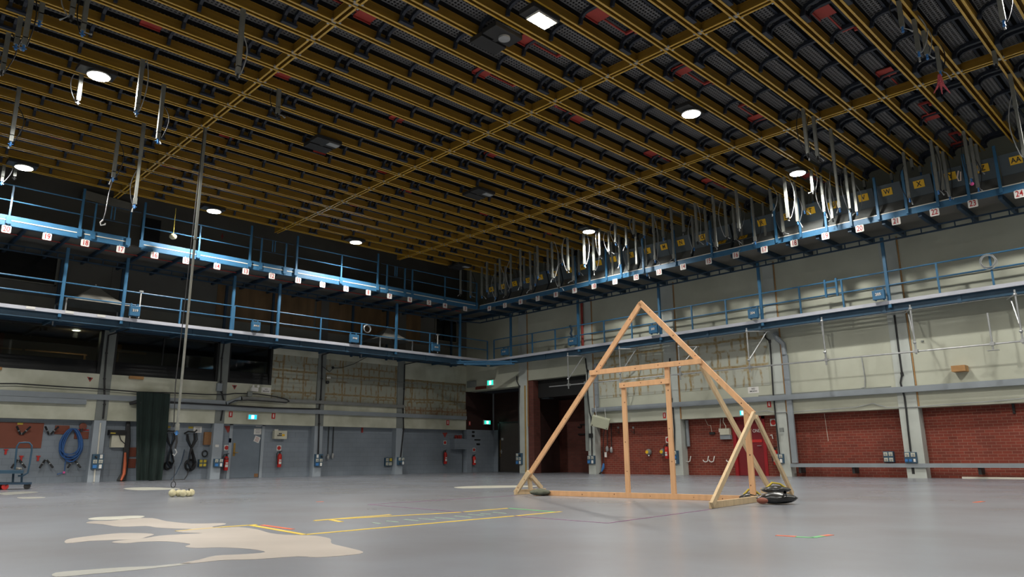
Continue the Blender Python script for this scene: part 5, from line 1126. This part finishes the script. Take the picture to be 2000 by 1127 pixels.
# ================================================================== THE TIMBER HOUSE FRONT
A2 = V((10.30,10.27,0)); dr = V((0.1238,-0.9923,0)).normalized(); nn = V((0.9923,0.1238,0)).normalized()
def G(u, z, d=0): return A2 + dr*u + nn*d + UP*z
hf = thing('timber_house_frame', 'pine timber outline of a house gable with doorway standing on the floor', 'house frame', G(2.3,0))
wv = nn
def beam(name, p, q, w, h, mat='timber', knots=0, face=-1):
    o = build(name, MB().bar(p, q, h, w, wv) if False else _beam(p, q, w, h), K[mat], hf, bevel=.003)
    if knots:
        b = MB(); d = (V(q)-V(p)); L = d.length; d.normalize(); s = d.cross(nn).normalized()
        for i in range(knots):
            c = V(p)+d*L*((i+random.uniform(.25,.75))/knots) + s*random.uniform(-.6,.6)*w*.35 - nn*(h/2+.0005)
            b.lathe(c, [(random.uniform(.008,.014),0),(.006,.0015)], 8, -nn)
        build('knot', b, K['knot'], o)
    return o
def _beam(p, q, w, h):   # w in the plane of the facade, h through it
    p, q = V(p), V(q); d = (q-p).normalized(); s = d.cross(nn).normalized(); n_ = s.cross(d)
    P = [e + s*(a*w/2) + n_*(c*h/2) for e in (p, q) for a, c in ((-1,-1),(1,-1),(1,1),(-1,1))]
    return MB().hexa(P)
ap = (2.74, 3.44)
beam('rafter', G(.16,.36), G(2.765,3.40), .09, .045, knots=5)
beam('rafter', G(2.74,3.42,-.0), G(4.66,1.34), .09, .045, knots=5)
beam('collar_tie', G(1.66,2.22,-.047), G(3.86,2.25,-.047), .09, .045, knots=4)
beam('door_lintel', G(2.28,1.945,-.047), G(3.26,1.96,-.047), .09, .045, knots=3)
beam('door_post', G(2.335,.09), G(2.335,1.90), .085, .045, knots=3); beam('door_post', G(3.205,.09), G(3.205,2.20), .085, .045, knots=3)
beam('eave_post', G(4.53,.045,.046), G(4.53,1.50,.046), .09, .045, knots=3)
beam('sill_plate', G(.32,.045), G(4.56,.045), .09, .045, knots=6)
beam('rafter_foot', G(-.13,.03,-.047), G(.21,.43,-.047), .095, .045, 'timber2', 2)
# left foot
b0, b1 = G(-.10,.047,-.11), G(-.02,.047,.78)
def bar3(name, p, q, w, h, mat='timber2', up=UP): return build(name, MB().bar(p, q, w, h, up), K[mat], hf, bevel=.003)
bar3('left_foot_board', b0, b1, .045, .09)
bar3('left_strut', G(.13,.09,.1), G(.13,.36,.05), .045, .09); bar3('left_brace', G(.19,.36,.03), G(.03,.10,.6), .045, .085)
# right foot with its braces
EA = G(4.64,1.33); 
fb0 = V((9.12,5.475,.046)); fb1 = V((12.25,5.85,.046))
bar3('right_foot_board', fb0, fb1, .045, .09)
bar3('front_brace', V((9.10,5.44,.05)), EA+V((-.01,-.03,.02)), .045, .085)
bar3('back_brace', EA+V((.03,-.04,-.03)), V((12.3,5.80,.06)), .045, .085)
pm = G(3.82,2.18,.04); bar3('long_back_brace', pm, V((12.36,6.22,.10)), .045, .085)
bar3('rear_cross_board', V((12.36,6.40,.10)), V((12.42,5.95,.10)), .045, .09)
# ---- sandbags
def bag(name, c, rx, ry, h, rot, mat, lab, ends=True, flat=.35, handle=None):
    t = thing(name, lab, 'sandbag', V((c[0],c[1],0)), 'weight bags on the frame feet')
    b = MB(); n = 24; m_ = 12; vs = []; fs = []
    for i in range(m_+1):
        f = i/m_; s = math.sin(PI*min(1,max(0,f)))**.55
        for k in range(n):
            a = 2*PI*k/n; x = (f-.5)*2*rx; y = math.cos(a)*ry*(.25+.75*s)*(1+.06*math.sin(5*f*PI+a*2)); z = h*.5 + math.sin(a)*h*.5*(s*.92+.06)*(1+.10*math.sin(7*f+3*a))
            z = max(.004, z) if math.sin(a) < 0 else z
            p = V((x, y, z)); p.rotate(Matrix.Rotation(rot,3,'Z')); vs.append(V((c[0],c[1],c[2]))+p)
    for i in range(m_):
        for k in range(n): fs.append((i*n+k, i*n+(k+1)%n, (i+1)*n+(k+1)%n, (i+1)*n+k))
    fs += [tuple(range(n)), tuple(m_*n+k for k in range(n))]
    build('body', b.add(vs, fs), K[mat], t, smooth=True)
    if handle:
        d = V((1,0,0)); d.rotate(Matrix.Rotation(rot,3,'Z')); cc = V(c)+UP*h
        build('strap', MB().tube([cc-d*rx*.6-UP*.03, cc-d*rx*.2+UP*.05, cc+d*rx*.3+UP*.03, cc+d*rx*.7-UP*.04], .018, 6), K[handle], t, smooth=True)
    return t
bag('sandbag', (10.55,5.22,0), .30, .17, .17, -.75, 'sandbag', 'large shiny black sandbag at the right foot of the timber frame', handle=None)
bag('sandbag', (10.95,5.83,.0), .20, .13, .13, -.9, 'sandbag', 'black and red sandbag against the right foot board', handle='strapyel')
bag('sandbag', (11.55,5.72,.10), .24, .14, .12, -.8, 'sandbag', 'black sandbag laid over the rear cross board', handle='strapyel')
bag('sandbag', (10.22,9.72,0), .20, .13, .13, -.5, 'sandgreen', 'drab green sandbag at the left foot of the timber frame')
rb_ = PZ(1489,978,.08); build('red_pouch', MB().ball(rb_, .075, 8, (.8,1.1,.6)), K['oxide'], None, 'dull red pouch on the sandbag beside the right foot board', 'pouch', smooth=True)
build('bag_handle', MB().tube([PZ(1530,968,.12),PZ(1533,961.5,.24),PZ(1536,968,.13)],[.012,.02,.012],7), K['rubber'], None, 'black bag handle standing up on the large black sandbag', 'handle', smooth=True)
# ================================================================== TROLLEY AND FLOAT CLUSTER
tc = PZ(58,955,0)
t = thing('platform_trolley', 'blue steel platform trolley with tube handle at the left edge', 'trolley', tc)
vd = V((tc.x,tc.y,0)).normalized(); sd = V((vd.y,-vd.x,0))   # sd: to the right in the photo
def onplane(px, py, c, d=0):
    r = ray(px, py); k = (V(c).dot(vd)+d)/(r.x*vd.x+r.y*vd.y); return V((0,0,H))+r*k
def T(px, py, d=0): return onplane(px, py, tc, d)
zy = lambda y: y
build('base_frame', MB().bar(T(-60,zy(944)),T(62,zy(944)),.6,.05), K['dblue'], t)
build('deck', MB().bar(T(-60,zy(921.5)),T(46,zy(921.5)),.6,.08), K['mblue'], t)
for x in (27,44): build('upright', MB().bar(T(x-1,zy(925)),T(x-2,zy(943)),.05,.07,vd), K['mblue'], t)
build('handle', MB().tube([T(35,zy(929.5),-.2),T(44,zy(929.5),-.2),T(54,zy(924),-.2),T(58,zy(905),-.2),T(62,zy(880),-.2),T(62,zy(870),-.2),T(57,zy(864.5),-.2),T(48,zy(864.2),-.2),T(38,zy(865),-.2),T(33,zy(872),-.2),T(31,zy(890),-.2),T(29,zy(917),-.2)], .022, 8), K['mblue'], t, smooth=True)
def castor(x, d, mat):
    c = T(x, 950, d); c.z = .08
    w = build('castor', MB().lathe(c-vd*.025, [(.03,0),(.075,.004),(.08,.012),(.08,.038),(.075,.046),(.03,.05)], 20, vd), K[mat], t, smooth=True)
    build('fork', MB().bar(c+UP*.02-vd*.04, T(x+5,zy(945),d)-vd*.04, .05, .012).bar(c+UP*.02+vd*.04, T(x+5,zy(945),d)+vd*.04, .05, .012), K['black'], w)
castor(53,-.25,'rubber'); castor(53,.3,'rubber'); castor(10,-.25,'red'); castor(2,.3,'red')
build('rope_heap', MB().tube([T(36+6*math.cos(a*1.3),917-.25*a,-.1+.12*math.sin(a*1.3)) for a in range(14)], .014, 6), K['canvas'], None, 'small heap of rope on the trolley deck', 'rope', smooth=True)
# five floats
fl = PZ(352,970.5,0)
grp = 'cream floats tied in a row'
vf = V((fl.x,fl.y,0)).normalized(); sf = V((vf.y,-vf.x,0)); mp = math.hypot(fl.x,fl.y)/FPX
for i, (x, y0, y1, lab) in enumerate([(337,955,969.5,'cream float at the left end of the row, hook above it'),(349,957,970.5,'second cream float from the left, half hidden'),(357.5,957.5,971.5,'cream float nearest the camera in the row'),(367,958,970,'cream float left of the dark strap'),(373,956,970,'cream float at the right end of the row')]):
    dd = [.06,.12,-.05,.05,.10][i]
    q0 = V((fl.x,fl.y,0)).dot(vf)+dd; r0 = ray(x,(y0+y1)/2); k_ = q0/(r0.x*vf.x+r0.y*vf.y); cc = V((0,0,H))+r0*k_
    r_ = (y1-y0)/2*k_/FPX; p = V((cc.x,cc.y,0))
    t = thing('float_ball', lab, 'float', p, grp)
    build('ball', MB().ball(p+UP*r_, r_, 10, (1,1,1), .025), K['buoy'], t, smooth=True)
    if i == 4:
        build('strap', MB().tube([p+UP*r_+(sf*(-.2*1)+UP*0)*.2+ (UP*math.cos(a*PI/10)+(-vf)*math.sin(a*PI/10))*r_*1.04 for a in range(20)], .014, 6, closed=True), K['rubber'], t)
q0 = V((fl.x,fl.y,0)).dot(vf)+.06; r0 = ray(337,962); k_ = q0/(r0.x*vf.x+r0.y*vf.y); hk = V((0,0,H))+r0*k_; hk.z = 0
t = thing('lifting_hook', 'thin wire hook hanging over the left float', 'hook', hk+UP*.17)
z0 = (969.5-955)*mp
build('wire', MB().cyl(hk+UP*(z0+.12), hk+UP*(z0+.42), .006, 5), K['rubber'], t); build('loop', MB().tube([hk+UP*(z0+.07)+sf*.04*math.cos(a*PI/8)+UP*.06*math.sin(a*PI/8) for a in range(16)], .008, 5, closed=True), K['rubber'], t)
# chain and hook at the end of the long pole
cp = [o for o in C.objects if o.get('label','').startswith('very long thin pole')][0]; q = ORG[cp.name]
t = thing('chain_hoist', 'dark chain and hook hanging from the end of the very long pole', 'chain', q-UP*.5)
build('chain', MB().tube([q+UP*.05, q-UP*.15+sf*.02, q-UP*.3], .022, 6), K['lampbox'], t); build('hook', MB().tube([q-UP*.3, q-UP*.38+sf*.04, q-UP*.46, q-UP*.42-sf*.04], .016, 6), K['galv'], t, smooth=True)
build('pole_cable', MB().tube([q+V((-.06,.06,.2)), q+V((-.1,.1,1.2)), q+V((-.07,.07,3.2)), q+V((-.05,.05,6)), q+V((-.03,.03,8))], .012, 5), K['rubber'], None, 'thin black cable running down beside the very long pole', 'cable', smooth=True)
# ================================================================== MARKS ON THE FLOOR
def flat(name, pts, mat, lab, cat, grp=None, h=.0015):
    P = [PZ(x,y,0) for x,y in pts]; return build(name, MB().prism([V((p.x,p.y,.0004)) for p in P], (0,0,h)), K[mat], None, lab, cat, grp)
def tape(a, b, mat, lab, grp=None, w=.06, h=.003):
    A, B = PZ(*a,0), PZ(*b,0); return build('floor_tape', MB().bar(A+UP*h/2, B+UP*h/2, w, h), K[mat], None, lab, 'tape', grp)
def sp(pts):   # smooth closed outline
    out = []; n = len(pts)
    for i in range(n):
        p0,p1,p2,p3 = pts[i-1],pts[i],pts[(i+1)%n],pts[(i+2)%n]
        for t_ in (0,.33,.66):
            out.append(tuple(.5*((2*p1[k])+(-p0[k]+p2[k])*t_+(2*p0[k]-5*p1[k]+4*p2[k]-p3[k])*t_*t_+(-p0[k]+3*p1[k]-3*p2[k]+p3[k])*t_**3) for k in (0,1)))
    return out
S7 = lambda L: [(130+x/2.857, 950+y/2.857) for x, y in L]
flat('floor_patch', sp(S7([(110,205),(150,194),(250,192),(350,180),(480,178),(560,195),(700,208),(870,206),(880,214),(810,226),(860,232),(960,228),(1060,240),(1140,262),(1250,272),(1380,276),(1470,292),(1480,320),(1560,340),(1655,366),(1600,382),(1400,397),(1290,392),(1050,408),(880,412),(760,424),(680,432),(640,430),(740,410),(830,388),(980,380),(1110,368),(1020,350),(860,342),(720,345),(660,336),(690,322),(560,308),(420,310),(330,318),(250,312),(320,300),(420,292),(520,276),(640,268),(760,262),(650,258),(610,248),(700,240),(600,236),(500,230),(440,222),(300,226),(200,212)])), 'stain', 'large ragged beige worn patch on the floor at the lower left', 'floor patch')
flat('floor_patch', sp(S7([(0,298),(80,284),(200,270),(300,262),(420,262),(488,268),(440,284),(400,294),(260,300),(120,306),(0,318)])), 'stain', 'smaller beige streak left of the large worn patch', 'floor patch')
flat('floor_patch', sp(S7([(-60,482),(150,464),(330,452),(480,446),(620,432),(690,428),(640,440),(480,458),(300,476),(120,492),(-60,506)])), 'chalk2', 'long faint beige streak along the lower left of the floor', 'floor patch')
flat('floor_patch', sp(S7([(122,180),(180,172),(280,168),(380,164),(436,167),(400,178),(320,184),(220,188),(140,187)])), 'chalk', 'pale oval chalk patch above the large beige patch', 'floor patch', 'pale oval patches')
flat('floor_patch', sp([(241,954.5),(262,952.3),(300,952),(330,953.2),(352,954.3),(330,956.3),(290,957.4),(262,957.2)]), 'chalk', 'pale white oval patch beside the floats', 'floor patch', 'pale oval patches')
flat('floor_patch', sp([(887,951.5),(930,949.2),(1000,948.2),(1055,949.2),(1030,951.5),(960,953.2),(905,954)]), 'chalk', 'pale oval patch left of the timber frame in the distance', 'floor patch', 'pale oval patches')
flat('floor_patch', sp([(0,963),(45,960),(75,961.5),(50,964),(10,967)]), 'chalk2', 'faint pale patch under the trolley', 'floor patch')
flat('floor_patch', sp([(33,971.5),(60,970.6),(88,971.2),(80,973.2),(45,974)]), 'chalk2', 'faint pale patch right of the trolley', 'floor patch')
S8 = lambda x, y: (560+x/2.857, 940+y/2.857)
G_ = 'yellow tape rectangle on the floor'
tape(S8(105,298), S8(1270,194), 'tapeyel', 'long near yellow tape line of the taped rectangle', G_); tape(S8(1285,193), S8(1530,170), 'tapeyel', 'right end of the near yellow tape line', G_)
tape(S8(240,214), S8(975,173), 'tapeyel', 'long far yellow tape line of the taped rectangle', G_); tape(S8(990,171), S8(1235,151), 'tapeyel', 'right end of the far yellow tape line', G_)
tape(S8(160,219), S8(578,187), 'tapeyel', 'short yellow tape line left above the taped rectangle', G_); tape(S8(240,215), S8(305,227), 'tapeyel', 'short crossing yellow tape at the left of the rectangle', G_); tape(S8(155,221), S8(245,214), 'tapeyel', 'little yellow tape piece at the left tip of the taped rectangle', G_)
tape(S8(1240,151), S8(1500,172), 'tapegrn', 'green tape at the right end of the taped rectangle')
pa = [S7([q])[0] for q in [(1330,270),(1020,216),(1060,214),(860,228),(610,250),(1090,216),(1260,240)]]
tape(pa[0], pa[1], 'tapeyel', 'yellow tape slanting to the corner on the beige patch', G_, .06); tape(pa[2], pa[3], 'tapeyel', 'yellow tape stub at the top of the beige patch', G_, .06); tape(pa[3], pa[4], 'tapeyel', 'faded yellow tape across the beige patch', G_, .04)
tape(pa[5], pa[6], 'tapeora', 'orange tape strip beside the slanting yellow tape', None, .06)
for i, (a, b) in enumerate([((480,232),(525,237)),((555,222),(625,229)),((655,214),(735,221)),((735,209),(830,216)),((825,203),(940,211)),((935,194),(1030,202)),((1010,185),(1100,191)),((1080,180),(1140,184)),((1150,174),(1225,180))]):
    tape(S8(*a), S8(*b), 'tapepale', 'pale green tape dash inside the yellow rectangle, number %s from the left' % ['one','two','three','four','five','six','seven','eight','nine'][i], 'pale green tape dashes', .03)
P_ = 'purple tape lines on the floor'
tape(S8(455,130), S8(1280,80), 'tapepur', 'purple tape line running toward the left foot of the timber frame', P_, .02); tape(S8(455,130), S8(985,174), 'tapepur', 'purple tape line running down to the yellow rectangle', P_, .02)
tape(S8(1270,195), S8(1790,234), 'tapepur', 'purple tape line right of the yellow rectangle', P_, .02); tape(S8(1790,234), (1388,995), 'tapepur', 'purple tape line running to the front brace of the frame', P_, .02)
R9 = lambda x, y: (900+x/1.818, 920+y/1.818)
tape(R9(1120,229), R9(1190,233), 'tapeora', 'orange tape at the left end of the small bracket mark', 'small bracket mark'); tape(R9(1190,234), R9(1250,237), 'tapegrn', 'green tape in the middle of the small bracket mark', 'small bracket mark'); tape(R9(1250,237), R9(1285,231), 'tapegrn', 'green tape turning up in the small bracket mark', 'small bracket mark'); tape(R9(1283,231), R9(1315,227), 'tapeora', 'orange tape at the right end of the small bracket mark', 'small bracket mark')
for a, b, m_, lab in [((1904,981.5),(1920,979.5),'tapeora','orange tape mark on the floor far right'),((1470,933),(1480,933.5),'tapegrn','green tape mark in front of the red door'),((1503,938.5),(1510,938.2),'tapegrn','small green tape mark behind the frame braces'),((1500,931),(1514,930.5),'tapeora','orange tape mark at the threshold of the red door'),((618,980.3),(632,979.8),'tapeora','small orange tape mark in the distance left of centre')]:
    tape(a, b, m_, lab, None, .07)
# ================================================================== LIGHT
HID = (1,.985,.93)
for x, y, kd, lab in LAMPS:
    P = PZ(x, y, 8.95)
    light('lamp_light', 'SPOT', (P.x,P.y,8.91), LAMP_W*(1.5 if x == 193 else 1) if kd == 'c' else LAMP_W*.85, HID if kd == 'c' else (1,.74,.48), shadow_soft_size=.16, spot_size=math.radians(SPREAD), spot_blend=.25)
for x, y in [(3.64,.9),(9.14,.9),(14.7,.9),(20.4,.9),(-2,8.5),(-2,16.5),(3.64,8.5),(-2,.9)]:     # the rest of the lamp rows, behind and beside the view
    t = thing('flood_lamp', 'lit round high bay lamp of the ceiling rows outside the picture', 'lamp', (x,y,8.95), 'lamps outside the view')
    lampbody(t, x, y, 8.95); build('lens', MB().lathe((x,y,8.925),[(.215,0),(.215,.004)],28), K['lens'], t)
    light('lamp_light', 'SPOT', (x,y,8.91), LAMP_W*(1.6 if y == 16.5 else 1.2), HID, shadow_soft_size=.16, spot_size=math.radians(SPREAD), spot_blend=.25)
w = bpy.data.worlds.new('world'); sc.world = w; w.use_nodes = True
w.node_tree.nodes['Background'].inputs[0].default_value = (.02,.022,.025,1); w.node_tree.nodes['Background'].inputs[1].default_value = .1
vs_ = sc.view_settings; vs_.view_transform = 'Standard'; vs_.look = 'None'; vs_.gamma = 1; vs_.exposure = EXPO; vs_.use_curve_mapping = False
sc.cycles.max_bounces = 8; sc.cycles.diffuse_bounces = 5; sc.cycles.transparent_max_bounces = 12; sc.cycles.sample_clamp_indirect = 6; sc.cycles.use_light_tree = True
bpy.context.view_layer.update()
